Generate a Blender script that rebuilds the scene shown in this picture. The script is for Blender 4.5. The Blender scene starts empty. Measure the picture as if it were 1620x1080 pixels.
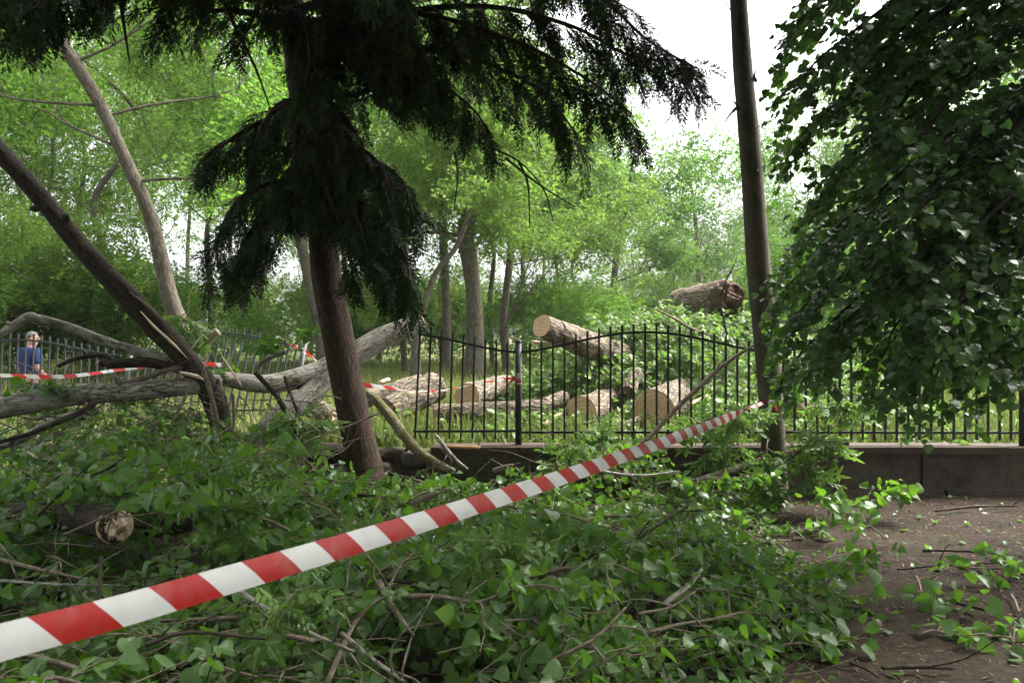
import bpy, math, random
import numpy as np
from mathutils import Vector

# ------------------------------------------------------------------ camera, world, sun, exposure
S = bpy.context.scene
COL = S.collection
CAMH, FPX = 1.70, 1260.0
cam_d = bpy.data.cameras.new("camera")
cam = bpy.data.objects.new("camera", cam_d)
COL.objects.link(cam)
cam.location = (0, 0, CAMH)
cam.rotation_euler = (math.radians(90), 0, 0)
cam_d.lens = 28.0
cam_d.sensor_width = 36.0
cam_d.clip_start, cam_d.clip_end = 0.05, 1000
cam_d.dof.use_dof = True
cam_d.dof.focus_distance = 8.0
cam_d.dof.aperture_fstop = 6.3
S.camera = cam

SUN_EL, SUN_AZ = 50, 65          # degrees; azimuth measured from +Y (ahead of the camera) towards +X
W = bpy.data.worlds.new("World")
S.world = W
W.use_nodes = True
wn, wl = W.node_tree.nodes, W.node_tree.links
wn.clear()
sky = wn.new("ShaderNodeTexSky")
sky.sky_type = 'NISHITA'
sky.sun_disc = False
sky.sun_elevation = math.radians(SUN_EL)
sky.sun_rotation = math.radians(SUN_AZ)
sky.air_density = 1.0
sky.dust_density = 6.0
sky.ozone_density = 1.0
hs = wn.new("ShaderNodeHueSaturation")
hs.inputs['Saturation'].default_value = 0.22      # overcast: the cloud layer takes the blue out
bgn = wn.new("ShaderNodeBackground")
bgn.inputs['Strength'].default_value = 0.15
wo = wn.new("ShaderNodeOutputWorld")
wl.new(sky.outputs[0], hs.inputs['Color'])
wl.new(hs.outputs[0], bgn.inputs[0])
wl.new(bgn.outputs[0], wo.inputs[0])

sd = bpy.data.lights.new("sun", 'SUN')
sd.energy = 2.4
sd.angle = math.radians(20)
sd.color = (1.0, 0.96, 0.9)
sun = bpy.data.objects.new("sun", sd)
COL.objects.link(sun)
a, e = math.radians(SUN_AZ), math.radians(SUN_EL)
sv = Vector((math.sin(a) * math.cos(e), math.cos(a) * math.cos(e), math.sin(e)))
sun.rotation_euler = (-sv).to_track_quat('-Z', 'Y').to_euler()
sun.location = (0, 0, 40)

S.view_settings.view_transform = 'Standard'
S.view_settings.look = 'None'
S.view_settings.exposure = 2.0
S.view_settings.gamma = 1.0
S.render.engine = 'CYCLES'
S.cycles.max_bounces = 7
S.cycles.diffuse_bounces = 3
S.cycles.glossy_bounces = 2
S.cycles.transmission_bounces = 4
S.cycles.volume_bounces = 0
S.cycles.use_denoising = True


# ------------------------------------------------------------------ helpers
def P(px, py, Y):
    """point at depth Y that the photograph (1620 x 1080) shows at px, py"""
    return np.array(((px - 810) / FPX * Y, Y, CAMH - (py - 540) / FPX * Y))


def PP(*pts):
    return np.array([P(*p) for p in pts])


def nrm(v):
    return v / np.maximum(np.linalg.norm(v, axis=-1, keepdims=True), 1e-9)


def sstep(a, b, x):
    t = np.clip((x - a) / (b - a), 0, 1)
    return t * t * (3 - 2 * t)


_tab = np.random.default_rng(5).random((64, 64, 64)).astype(np.float32)


def vnoise(p):
    """value noise, -1..1"""
    p = np.asarray(p, dtype=np.float64)
    i = np.floor(p).astype(int)
    f = p - i
    f = f * f * (3 - 2 * f)
    r = 0
    for dx in (0, 1):
        for dy in (0, 1):
            for dz in (0, 1):
                w = (f[..., 0] if dx else 1 - f[..., 0]) * (f[..., 1] if dy else 1 - f[..., 1]) * (f[..., 2] if dz else 1 - f[..., 2])
                r = r + w * _tab[(i[..., 0] + dx) % 64, (i[..., 1] + dy) % 64, (i[..., 2] + dz) % 64]
    return r * 2 - 1


def fbm(p, o=3):
    p = np.asarray(p, dtype=np.float64)
    r, amp = 0, 1.0
    for k in range(o):
        r = r + amp * vnoise(p * 2 ** k + 17.3 * k)
        amp *= 0.5
    return r


def crom(pts, step):
    """Catmull-Rom through pts, about step apart"""
    pts = np.asarray(pts, float)
    if len(pts) == 2:
        n = max(2, int(np.linalg.norm(pts[1] - pts[0]) / step) + 1)
        t = np.linspace(0, 1, n)[:, None]
        return pts[0] * (1 - t) + pts[1] * t
    Q = np.vstack((2 * pts[0] - pts[1], pts, 2 * pts[-1] - pts[-2]))
    out = []
    for k in range(1, len(Q) - 2):
        n = max(2, int(np.linalg.norm(Q[k + 1] - Q[k]) / step) + 1)
        t = np.linspace(0, 1, n, endpoint=False)[:, None]
        a, b, c, d = Q[k - 1], Q[k], Q[k + 1], Q[k + 2]
        out.append(0.5 * ((2 * b) + (c - a) * t + (2 * a - 5 * b + 4 * c - d) * t ** 2 + (3 * b - a - 3 * c + d) * t ** 3))
    out.append(pts[-1:])
    return np.vstack(out)


class MB:
    """collects geometry for one mesh"""
    def __init__(s):
        s.V, s.T, s.Q, s.R, s.B, s.n = [], [], [], [], [], 0

    def add(s, V, T=None, Q=None, rnd=None, bk=None):
        V = np.asarray(V, float)
        if T is not None and len(T):
            s.T.append(np.asarray(T, int) + s.n)
        if Q is not None and len(Q):
            s.Q.append(np.asarray(Q, int) + s.n)
        s.V.append(V)
        s.R.append(np.full(len(V), 0.5) if rnd is None else np.broadcast_to(rnd, (len(V),)))
        s.B.append(np.zeros((len(V), 3)) if bk is None else bk)
        s.n += len(V)

    def box(s, c, size, rot=0.0, jit=0.0, rng=None):
        c, h = np.asarray(c, float), np.asarray(size, float) / 2
        v = np.array([(x, y, z) for z in (-1, 1) for y in (-1, 1) for x in (-1, 1)], float) * h
        if jit:
            v += rng.normal(0, jit, v.shape)
        if rot:
            cr, sr = math.cos(rot), math.sin(rot)
            v = v @ np.array(((cr, sr, 0), (-sr, cr, 0), (0, 0, 1)))
        q = [(0, 2, 3, 1), (4, 5, 7, 6), (0, 1, 5, 4), (2, 6, 7, 3), (0, 4, 6, 2), (1, 3, 7, 5)]
        s.add(v + c, Q=q, bk=v)

    def tube(s, pts, radii, seg=8, step=0.1, rough=0.0, freq=6.0, cap=True, seed=0.0, smooth=True, flat=1.0):
        path = crom(pts, step) if smooth else np.asarray(pts, float)
        n = len(path)
        d = np.linalg.norm(np.diff(path, axis=0), axis=1)
        L = np.concatenate(([0], np.cumsum(d)))
        radii = np.asarray(radii, float)
        # radii are given at the control points
        cp = np.asarray(pts, float)
        cd = np.concatenate(([0], np.cumsum(np.linalg.norm(np.diff(cp, axis=0), axis=1))))
        if len(radii) != len(cp):
            rr = np.interp(np.linspace(0, 1, n), np.linspace(0, 1, len(radii)), radii)
        else:
            rr = np.interp(L / max(L[-1], 1e-9), cd / max(cd[-1], 1e-9), radii)
        tan = nrm(np.gradient(path, axis=0))
        # transported frame
        u = np.zeros((n, 3))
        ref = np.array((0, 0, 1.0)) if abs(tan[0, 2]) < 0.9 else np.array((1.0, 0, 0))
        u0 = nrm(np.cross(tan[0], ref))
        for k in range(n):
            u0 = nrm(u0 - tan[k] * np.dot(u0, tan[k]))
            u[k] = u0
        w = np.cross(tan, u)
        an = np.linspace(0, 2 * math.pi, seg, endpoint=False)
        ca, sa = np.cos(an), np.sin(an)
        dirs = u[:, None, :] * ca[None, :, None] + w[:, None, :] * sa[None, :, None] * flat
        R = np.repeat(rr[:, None], seg, 1)
        bk = np.stack((ca[None] * R, sa[None] * R, np.repeat(L[:, None], seg, 1)), -1)
        if rough:
            q = bk.copy()
            q[..., 2] *= 0.35
            R = R * (1 + rough * fbm(q * freq + seed, 3))
        V = path[:, None, :] + dirs * R[..., None]
        i = np.arange(n - 1)[:, None] * seg
        j = np.arange(seg)[None]
        j2 = (j + 1) % seg
        Q = np.stack((i + j, i + j2, i + seg + j2, i + seg + j), -1).reshape(-1, 4)
        V, bk = V.reshape(-1, 3), bk.reshape(-1, 3)
        T = []
        if cap:
            V = np.vstack((V, path[0], path[-1]))
            bk = np.vstack((bk, (0, 0, 0), (0, 0, L[-1])))
            a0, a1 = n * seg, n * seg + 1
            T = [(a0, (k + 1) % seg, k) for k in range(seg)] + [(a1, (n - 1) * seg + k, (n - 1) * seg + (k + 1) % seg) for k in range(seg)]
        s.add(V, T=T, Q=Q, bk=bk + np.array((seed, seed * 1.7, 0)))
        return path, tan, rr

    def leaves(s, tpl, pos, dirs, norms, scale, rng):
        """tpl: list of (V, T); one copy per position, its +Y along dirs and its +Z near norms"""
        N = len(pos)
        if not N:
            return
        pos, y = np.asarray(pos), nrm(np.asarray(dirs))
        z = np.asarray(norms)
        z = nrm(z - y * (z * y).sum(-1, keepdims=True) + 1e-6)
        x = np.cross(y, z)
        M = np.stack((x, y, z), -1)
        scale = np.broadcast_to(scale, (N,))
        rnd = rng.random(N)
        pick = rng.integers(0, len(tpl), N)
        for k, (tv, tt) in enumerate(tpl):
            m = pick == k
            c = int(m.sum())
            if not c:
                continue
            V = np.einsum('nij,kj->nki', M[m], tv) * scale[m][:, None, None] + pos[m][:, None]
            T = tt[None] + (np.arange(c) * len(tv))[:, None, None]
            s.add(V.reshape(-1, 3), T=T.reshape(-1, 3), rnd=np.repeat(rnd[m], len(tv)), bk=np.tile(tv, (c, 1)))

    def mesh(s, name, mat, origin=(0, 0, 0), smooth=True):
        V = (np.concatenate(s.V) if s.V else np.zeros((0, 3))) - np.asarray(origin)
        T = np.concatenate(s.T) if s.T else np.zeros((0, 3), int)
        Q = np.concatenate(s.Q) if s.Q else np.zeros((0, 4), int)
        me = bpy.data.meshes.new(name)
        nl = T.size + Q.size
        me.vertices.add(len(V))
        me.vertices.foreach_set('co', V.astype(np.float32).ravel())
        me.loops.add(nl)
        me.polygons.add(len(T) + len(Q))
        me.loops.foreach_set('vertex_index', np.concatenate((T.ravel(), Q.ravel())).astype(np.int32))
        st = np.concatenate((np.arange(len(T)) * 3, T.size + np.arange(len(Q)) * 4)).astype(np.int32)
        me.polygons.foreach_set('loop_start', st)
        me.polygons.foreach_set('use_smooth', np.full(len(st), smooth))
        at = me.attributes.new('rnd', 'FLOAT', 'POINT')
        at.data.foreach_set('value', np.concatenate(s.R).astype(np.float32))
        at = me.attributes.new('bk', 'FLOAT_VECTOR', 'POINT')
        at.data.foreach_set('vector', np.concatenate(s.B).astype(np.float32).ravel())
        me.update(calc_edges=True)
        me.validate()
        if mat:
            me.materials.append(mat)
        return me


def tag(o, label=None, cat=None, group=None, kind=None):
    if label: o['label'] = label
    if cat: o['category'] = cat
    if group: o['group'] = group
    if kind: o['kind'] = kind
    return o


WORLD = {}


def obj(name, mb, mat, parent=None, origin=None, smooth=True):
    """link the collected geometry (world coordinates) as ONE object, in its parent's space"""
    po = np.zeros(3) if parent is None else WORLD[parent.name]
    og = po if (origin is None and parent is not None) else (np.zeros(3) if origin is None else np.asarray(origin, float))
    me = mb.mesh(name, mat, og, smooth)
    o = bpy.data.objects.new(name, me)
    COL.objects.link(o)
    o.location = og - po
    o.parent = parent
    WORLD[o.name] = og
    return o


def empty(name, loc):
    o = bpy.data.objects.new(name, None)
    COL.objects.link(o)
    o.empty_display_size = 0.2
    o.location = loc
    WORLD[o.name] = np.asarray(loc, float)
    return o


def copy_tree(o, loc, rz=0.0, sc=1.0, label=None):
    c = o.copy()
    COL.objects.link(c)
    c.location, c.rotation_euler, c.scale = loc, (0, 0, rz), (sc, sc, sc)
    if label: c['label'] = label
    for ch in list(o.children):
        k = ch.copy()
        COL.objects.link(k)
        k.parent = c
    return c


# ------------------------------------------------------------------ materials
class N:
    def __init__(s, name):
        s.m = bpy.data.materials.new(name)
        s.m.use_nodes = True
        s.t = s.m.node_tree
        s.t.nodes.clear()
        s.out = s.t.nodes.new('ShaderNodeOutputMaterial')

    def n(s, kind, **kw):
        x = s.t.nodes.new('ShaderNode' + kind)
        for k, v in kw.items():
            setattr(x, k, v)
        return x

    def l(s, a, b):
        s.t.links.new(a, b)

    def attr(s, name):
        return s.n('Attribute', attribute_name=name)

    def ramp(s, fac, stops, interp='LINEAR'):
        r = s.n('ValToRGB')
        r.color_ramp.interpolation = interp
        el = r.color_ramp.elements
        while len(el) < len(stops):
            el.new(0.5)
        for e_, (p, c) in zip(el, stops):
            e_.position = p
            e_.color = (*c, 1) if len(c) == 3 else c
        s.l(fac, r.inputs[0])
        return r.outputs[0]

    def noise(s, vec, scale, detail=4, rough=0.55):
        x = s.n('TexNoise')
        x.inputs['Scale'].default_value = scale
        x.inputs['Detail'].default_value = detail
        x.inputs['Roughness'].default_value = rough
        if vec is not None:
            s.l(vec, x.inputs['Vector'])
        return x

    def map(s, vec, scale):
        x = s.n('Mapping')
        x.inputs['Scale'].default_value = scale
        s.l(vec, x.inputs['Vector'])
        return x.outputs[0]

    def mix(s, fac, a, b, mode='MIX'):
        x = s.n('Mix', data_type='RGBA', blend_type=mode)
        for sock, v in ((x.inputs[0], fac), (x.inputs[6], a), (x.inputs[7], b)):
            if isinstance(v, (int, float)):
                sock.default_value = v
            elif isinstance(v, tuple):
                sock.default_value = (*v, 1)
            else:
                s.l(v, sock)
        return x.outputs[2]

    def math(s, op, a, b=None, c=None):
        x = s.n('Math', operation=op)
        for sock, v in zip(x.inputs, (a, b, c)):
            if v is None: continue
            if isinstance(v, (int, float)): sock.default_value = v
            else: s.l(v, sock)
        return x.outputs[0]

    def bump(s, h, strength, dist):
        x = s.n('Bump')
        x.inputs['Strength'].default_value = strength
        x.inputs['Distance'].default_value = dist
        s.l(h, x.inputs['Height'])
        return x.outputs[0]

    def bsdf(s, col, rough=0.6, normal=None, spec=0.4, metal=0.0):
        b = s.n('BsdfPrincipled')
        for sock, v in ((b.inputs['Base Color'], col), (b.inputs['Roughness'], rough)):
            if isinstance(v, tuple): sock.default_value = (*v, 1)
            elif isinstance(v, (int, float)): sock.default_value = v
            else: s.l(v, sock)
        b.inputs['Specular IOR Level'].default_value = spec
        b.inputs['Metallic'].default_value = metal
        if normal is not None:
            s.l(normal, b.inputs['Normal'])
        return b.outputs[0]

    def done(s, sh):
        s.l(sh, s.out.inputs['Surface'])
        return s.m


def leaf_mat(name, dark, light, trans, tfac=0.35, rough=0.45, spec=0.4, veins=True, back=None):
    k = N(name)
    r = k.attr('rnd').outputs['Fac']
    col = k.ramp(r, [(0, dark), (0.55, tuple((a + b) / 2 for a, b in zip(dark, light))), (0.88, light), (1, (light[0] * 1.6, light[1] * 1.35, light[2] * 1.3))])
    if veins:
        bk = k.attr('bk').outputs['Vector']
        sp = k.n('SeparateXYZ')
        k.l(bk, sp.inputs[0])
        ax = k.math('ABSOLUTE', sp.outputs[0])
        mid = k.math('LESS_THAN', ax, 0.018)
        # side veins running out and forward from the midrib
        v = k.math('SUBTRACT', sp.outputs[1], k.math('MULTIPLY', ax, 0.8))
        v = k.math('FRACT', k.math('MULTIPLY', v, 7.0))
        v = k.math('MULTIPLY', k.math('LESS_THAN', v, 0.12), 0.35)
        vf = k.math('MINIMUM', k.math('ADD', k.math('MULTIPLY', mid, 0.6), v), 1.0)
        col = k.mix(vf, col, tuple(min(1, c * 1.9 + 0.01) for c in light))
    if back:
        g = k.n('NewGeometry')
        col = k.mix(g.outputs['Backfacing'], col, back)
    p = k.bsdf(col, rough, spec=spec)
    t = k.n('BsdfTranslucent')
    tc = k.mix(r, tuple(c * 0.7 for c in trans), trans)
    k.l(tc, t.inputs[0])
    m = k.n('MixShader')
    m.inputs[0].default_value = tfac
    k.l(p, m.inputs[1])
    k.l(t.outputs[0], m.inputs[2])
    return k.done(m.outputs[0])


def bark_mat(name, ridge, groove, scale=14.0, stretch=4.0, bump=0.012, moss=None, moss_amt=0.5, patch=None, rough=0.85, depth=0.9):
    k = N(name)
    bk = k.attr('bk').outputs['Vector']
    wob = k.noise(bk, 5.0, 3)
    v2 = k.n('VectorMath', operation='MULTIPLY_ADD')
    k.l(wob.outputs['Color'], v2.inputs[0])
    v2.inputs[1].default_value = (0.05, 0.05, 0.12)
    k.l(bk, v2.inputs[2])
    mp = k.map(v2.outputs[0], (scale, scale, scale / stretch))
    rn = k.noise(mp, 1.0, 4, 0.6)
    ridge_ = k.math('MINIMUM', k.math('MULTIPLY', k.math('ABSOLUTE', k.math('SUBTRACT', rn.outputs['Fac'], 0.5)), 4.5), 0.55)
    fine = k.noise(k.map(bk, (scale * 3, scale * 3, scale * 0.9)), 1.0, 6, 0.7)
    h = k.math('MULTIPLY_ADD', fine.outputs['Fac'], 0.6, k.math('MULTIPLY', ridge_, depth))
    mid_ = tuple(a * 0.55 + b * 0.45 for a, b in zip(ridge, groove))
    col = k.ramp(h, [(0.28, groove), (0.46, mid_), (0.78, ridge)])
    big = k.noise(bk, 2.3, 4)
    if patch:
        pf = k.ramp(big.outputs['Fac'], [(0.46, (0, 0, 0)), (0.62, (1, 1, 1))])
        col = k.mix(k.math('MULTIPLY', pf, 0.75), col, k.mix(fine.outputs['Fac'], tuple(c * 0.6 for c in patch), patch))
    if moss:
        mn = k.noise(bk, 7.0, 5, 0.65)
        mf = k.ramp(mn.outputs['Fac'], [(0.62 - 0.3 * moss_amt, (0, 0, 0)), (0.74 - 0.3 * moss_amt, (1, 1, 1))])
        col = k.mix(mf, col, k.mix(fine.outputs['Fac'], tuple(c * 0.5 for c in moss), moss))
    nb = k.bump(h, 0.9, bump)
    return k.done(k.bsdf(col, rough, nb, 0.25))


def wood_mat(name, pale, dark, ring=130.0, torn=False):
    k = N(name)
    bk = k.attr('bk').outputs['Vector']
    wob = k.noise(bk, 9.0, 3)
    v2 = k.n('VectorMath', operation='MULTIPLY_ADD')
    k.l(wob.outputs['Color'], v2.inputs[0])
    v2.inputs[1].default_value = (0.02, 0.02, 0.02)
    k.l(bk, v2.inputs[2])
    if torn:
        n1 = k.noise(k.map(v2.outputs[0], (90, 30, 12)), 1.0, 5, 0.7)
        f = n1.outputs['Fac']
    else:
        ln = k.n('VectorMath', operation='LENGTH')
        xy = k.map(v2.outputs[0], (1, 1, 0))
        k.l(xy, ln.inputs[0])
        s_ = k.math('SINE', k.math('MULTIPLY', ln.outputs['Value'], ring))
        n1 = k.noise(bk, 60, 4)
        f = k.math('ADD', k.math('MULTIPLY', s_, 0.16), n1.outputs['Fac'])
    col = k.ramp(f, [(0.25, dark), (0.7, pale)])
    st = k.noise(bk, 6.0, 3)
    col = k.mix(k.math('MULTIPLY', k.ramp(st.outputs['Fac'], [(0.45, (0, 0, 0)), (0.7, (1, 1, 1))]), 0.4), col, tuple(c * 0.62 for c in dark))
    return k.done(k.bsdf(col, 0.75, k.bump(f, 0.7, 0.02 if torn else 0.004), 0.25))


def plain_mat(name, a, b, scale, rough=0.7, bump=0.004, spec=0.3, detail=5, vec='OBJ', metal=0.0, rough2=None):
    k = N(name)
    tc = k.n('TexCoord').outputs['Object'] if vec == 'OBJ' else k.attr('bk').outputs['Vector']
    n1 = k.noise(tc, scale, detail, 0.6)
    n2 = k.noise(tc, scale * 0.13, 3)
    f = k.math('MULTIPLY_ADD', n2.outputs['Fac'], 0.5, k.math('MULTIPLY', n1.outputs['Fac'], 0.5))
    col = k.ramp(f, [(0.35, a), (0.65, b)])
    if rough2 is not None:
        rough = k.math('MULTIPLY_ADD', n1.outputs['Fac'], rough2 - rough, rough)
    return k.done(k.bsdf(col, rough, k.bump(n1.outputs['Fac'], 0.6, bump), spec, metal))


def tape_mat(name, red, white, period, soft=False):
    k = N(name)
    sp = k.n('SeparateXYZ')
    k.l(k.attr('bk').outputs['Vector'], sp.inputs[0])
    u = k.math('DIVIDE', k.math('ADD', sp.outputs[0], sp.outputs[1]), period)
    f = k.math('LESS_THAN', k.math('FRACT', u), 0.5)
    tc = k.n('TexCoord').outputs['Object']
    dirt = k.noise(tc, 14, 5)
    d2 = k.noise(k.map(k.attr('bk').outputs['Vector'], (4, 160, 4)), 1.0, 3)
    col = k.mix(f, white, red)
    col = k.mix(k.math('MULTIPLY', k.ramp(dirt.outputs['Fac'], [(0.5, (0, 0, 0)), (0.75, (1, 1, 1))]), 0.25), col, (0.25, 0.22, 0.17))
    p = k.bsdf(col, 0.38, k.bump(d2.outputs['Fac'], 0.10, 0.003), 0.4)
    t = k.n('BsdfTranslucent')
    k.l(col, t.inputs[0])
    m = k.n('MixShader')
    m.inputs[0].default_value = 0.3
    k.l(p, m.inputs[1])
    k.l(t.outputs[0], m.inputs[2])
    return k.done(m.outputs[0])


M = {}
M['poplar'] = leaf_mat('poplar_leaf', (0.024, 0.064, 0.009), (0.085, 0.175, 0.022), (0.17, 0.38, 0.025), 0.38, 0.36, 0.36, back=(0.09, 0.165, 0.050))
M['wilt'] = leaf_mat('felled_crown_leaf', (0.06, 0.12, 0.026), (0.17, 0.25, 0.075), (0.20, 0.36, 0.06), 0.38, 0.5, 0.3, back=(0.17, 0.24, 0.11))
M['ash'] = leaf_mat('compound_leaf', (0.05, 0.10, 0.02), (0.11, 0.19, 0.045), (0.18, 0.34, 0.05), 0.35, 0.5, 0.35)
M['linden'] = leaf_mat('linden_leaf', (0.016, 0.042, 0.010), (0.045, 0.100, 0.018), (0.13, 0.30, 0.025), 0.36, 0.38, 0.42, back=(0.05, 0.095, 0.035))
M['conifer'] = leaf_mat('conifer_scale', (0.015, 0.028, 0.010), (0.036, 0.060, 0.018), (0.06, 0.11, 0.02), 0.10, 0.65, 0.15, veins=False)
M['wood_a'] = leaf_mat('fresh_tree_leaf', (0.055, 0.120, 0.020), (0.125, 0.215, 0.042), (0.21, 0.42, 0.05), 0.5, 0.6, 0.2, veins=False)
M['wood_b'] = leaf_mat('yellow_tree_leaf', (0.080, 0.145, 0.026), (0.165, 0.25, 0.055), (0.24, 0.42, 0.06), 0.45, 0.6, 0.2, veins=False)
M['wood_c'] = leaf_mat('dull_tree_leaf', (0.055, 0.115, 0.028), (0.115, 0.19, 0.052), (0.18, 0.36, 0.06), 0.5, 0.6, 0.2, veins=False)
M['wood_d'] = leaf_mat('pale_tree_leaf', (0.10, 0.15, 0.06), (0.19, 0.25, 0.10), (0.22, 0.34, 0.11), 0.42, 0.6, 0.2, veins=False)
M['grass'] = leaf_mat('meadow_grass', (0.09, 0.13, 0.035), (0.24, 0.25, 0.085), (0.22, 0.30, 0.07), 0.3, 0.7, 0.15, veins=False)
M['turf'] = leaf_mat('short_grass', (0.05, 0.09, 0.02), (0.12, 0.17, 0.04), (0.14, 0.24, 0.04), 0.3, 0.7, 0.2, veins=False)
M['straw'] = leaf_mat('dry_litter', (0.06, 0.04, 0.025), (0.22, 0.16, 0.09), (0.12, 0.09, 0.04), 0.15, 0.8, 0.15, veins=False)

M['bark_pop'] = bark_mat('poplar_bark', (0.36, 0.325, 0.27), (0.030, 0.023, 0.018), 16, 3.0, 0.016, patch=(0.42, 0.40, 0.35), moss=(0.10, 0.10, 0.04), moss_amt=0.2)
M['bark_dark'] = bark_mat('torn_limb_bark', (0.058, 0.042, 0.031), (0.012, 0.009, 0.007), 18, 3.5, 0.014, moss=(0.08, 0.08, 0.03), moss_amt=0.25)
M['bark_con'] = bark_mat('conifer_bark', (0.085, 0.054, 0.038), (0.012, 0.008, 0.006), 42, 7.0, 0.010)
M['bark_young'] = bark_mat('smooth_grey_bark', (0.105, 0.085, 0.062), (0.045, 0.035, 0.026), 30, 5.0, 0.004, patch=(0.15, 0.13, 0.10))
M['bark_far'] = bark_mat('wood_tree_bark', (0.17, 0.14, 0.11), (0.045, 0.036, 0.028), 14, 4.0, 0.02, patch=(0.16, 0.145, 0.115))
M['bark_log'] = bark_mat('felled_log_bark', (0.27, 0.22, 0.16), (0.022, 0.016, 0.011), 17, 3.0, 0.03, moss=(0.14, 0.14, 0.05), moss_amt=0.2)
M['bark_moss'] = bark_mat('mossy_bark', (0.25, 0.22, 0.17), (0.06, 0.05, 0.03), 26, 2.0, 0.012, moss=(0.14, 0.128, 0.035), moss_amt=0.7)
M['twig'] = bark_mat('twig_bark', (0.22, 0.175, 0.13), (0.075, 0.055, 0.04), 60, 4.0, 0.003)
M['twig_dark'] = bark_mat('dark_twig_bark', (0.045, 0.034, 0.027), (0.012, 0.009, 0.008), 60, 4.0, 0.003)
M['cut'] = wood_mat('fresh_cut_wood', (0.82, 0.60, 0.40), (0.62, 0.38, 0.21))
M['torn'] = wood_mat('torn_wood', (0.80, 0.63, 0.47), (0.42, 0.27, 0.17), torn=True)
M['torn_brown'] = wood_mat('brown_torn_wood', (0.16, 0.095, 0.055), (0.03, 0.018, 0.012), torn=True)
M['iron'] = plain_mat('painted_iron', (0.010, 0.010, 0.011), (0.022, 0.022, 0.024), 40, 0.6, 0.001, 0.5)
M['iron_grey'] = plain_mat('dusty_iron', (0.022, 0.023, 0.026), (0.045, 0.047, 0.052), 40, 0.55, 0.001, 0.5)
M['tape'] = tape_mat('barrier_tape_film', (0.30, 0.014, 0.012), (0.50, 0.50, 0.49), 0.27)
M['tape_far'] = tape_mat('far_tape_film', (0.42, 0.03, 0.025), (0.52, 0.52, 0.52), 0.36)
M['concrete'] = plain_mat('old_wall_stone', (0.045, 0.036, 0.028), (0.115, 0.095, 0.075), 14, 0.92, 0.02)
M['coping'] = plain_mat('brown_coping', (0.045, 0.031, 0.022), (0.09, 0.062, 0.044), 22, 0.8, 0.005)
M['plank'] = wood_mat('sawn_plank', (0.52, 0.31, 0.15), (0.36, 0.19, 0.085), torn=True)
M['skin'] = plain_mat('skin', (0.46, 0.25, 0.18), (0.54, 0.31, 0.23), 30, 0.5, 0.001)
M['navy'] = plain_mat('navy_cloth', (0.012, 0.03, 0.10), (0.022, 0.05, 0.15), 25, 0.85, 0.004)
M['trouser'] = plain_mat('dark_cloth', (0.015, 0.018, 0.03), (0.025, 0.028, 0.045), 25, 0.9, 0.004)
M['hair'] = plain_mat('grey_hair', (0.10, 0.095, 0.09), (0.20, 0.19, 0.185), 120, 0.7, 0.004)
M['shoe'] = plain_mat('shoe_leather', (0.015, 0.013, 0.012), (0.03, 0.026, 0.022), 40, 0.5, 0.001)


def soil_mat():
    k = N('bare_soil')
    tc = k.n('TexCoord').outputs['Object']
    n1, n2, n3 = k.noise(tc, 1.1, 5), k.noise(tc, 26, 6, 0.7), k.noise(tc, 120, 4, 0.7)
    c = k.ramp(n2.outputs['Fac'], [(0.38, (0.009, 0.006, 0.004)), (0.5, (0.025, 0.013, 0.008)), (0.64, (0.068, 0.038, 0.024))])
    c = k.mix(k.ramp(n1.outputs['Fac'], [(0.42, (0, 0, 0)), (0.66, (0.6, 0.6, 0.6))]), c, k.ramp(n3.outputs['Fac'], [(0.3, (0.03, 0.022, 0.015)), (0.7, (0.10, 0.085, 0.05))]))
    vo = k.n('TexVoronoi')
    vo.inputs['Scale'].default_value = 55
    k.l(tc, vo.inputs['Vector'])
    chips = k.ramp(vo.outputs['Distance'], [(0.10, (1, 1, 1)), (0.18, (0, 0, 0))])
    c = k.mix(k.math('MULTIPLY', chips, 0.5), c, k.ramp(k.noise(tc, 9).outputs['Fac'], [(0.3, (0.05, 0.03, 0.02)), (0.7, (0.22, 0.16, 0.12))]))
    h = k.math('ADD', n2.outputs['Fac'], k.math('MULTIPLY', n3.outputs['Fac'], 0.5))
    return k.done(k.bsdf(c, 0.92, k.bump(h, 1.0, 0.03), 0.2))


def meadow_mat():
    k = N('meadow_turf')
    tc = k.n('TexCoord').outputs['Object']
    n1, n2 = k.noise(tc, 0.5, 4), k.noise(tc, 18, 6, 0.7)
    f = k.math('MULTIPLY_ADD', n2.outputs['Fac'], 0.6, k.math('MULTIPLY', n1.outputs['Fac'], 0.4))
    c = k.ramp(f, [(0.32, (0.05, 0.07, 0.022)), (0.5, (0.12, 0.15, 0.045)), (0.7, (0.22, 0.21, 0.09))])
    return k.done(k.bsdf(c, 0.95, k.bump(n2.outputs['Fac'], 1.0, 0.05), 0.1))


M['soil'], M['meadow'] = soil_mat(), meadow_mat()


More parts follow.
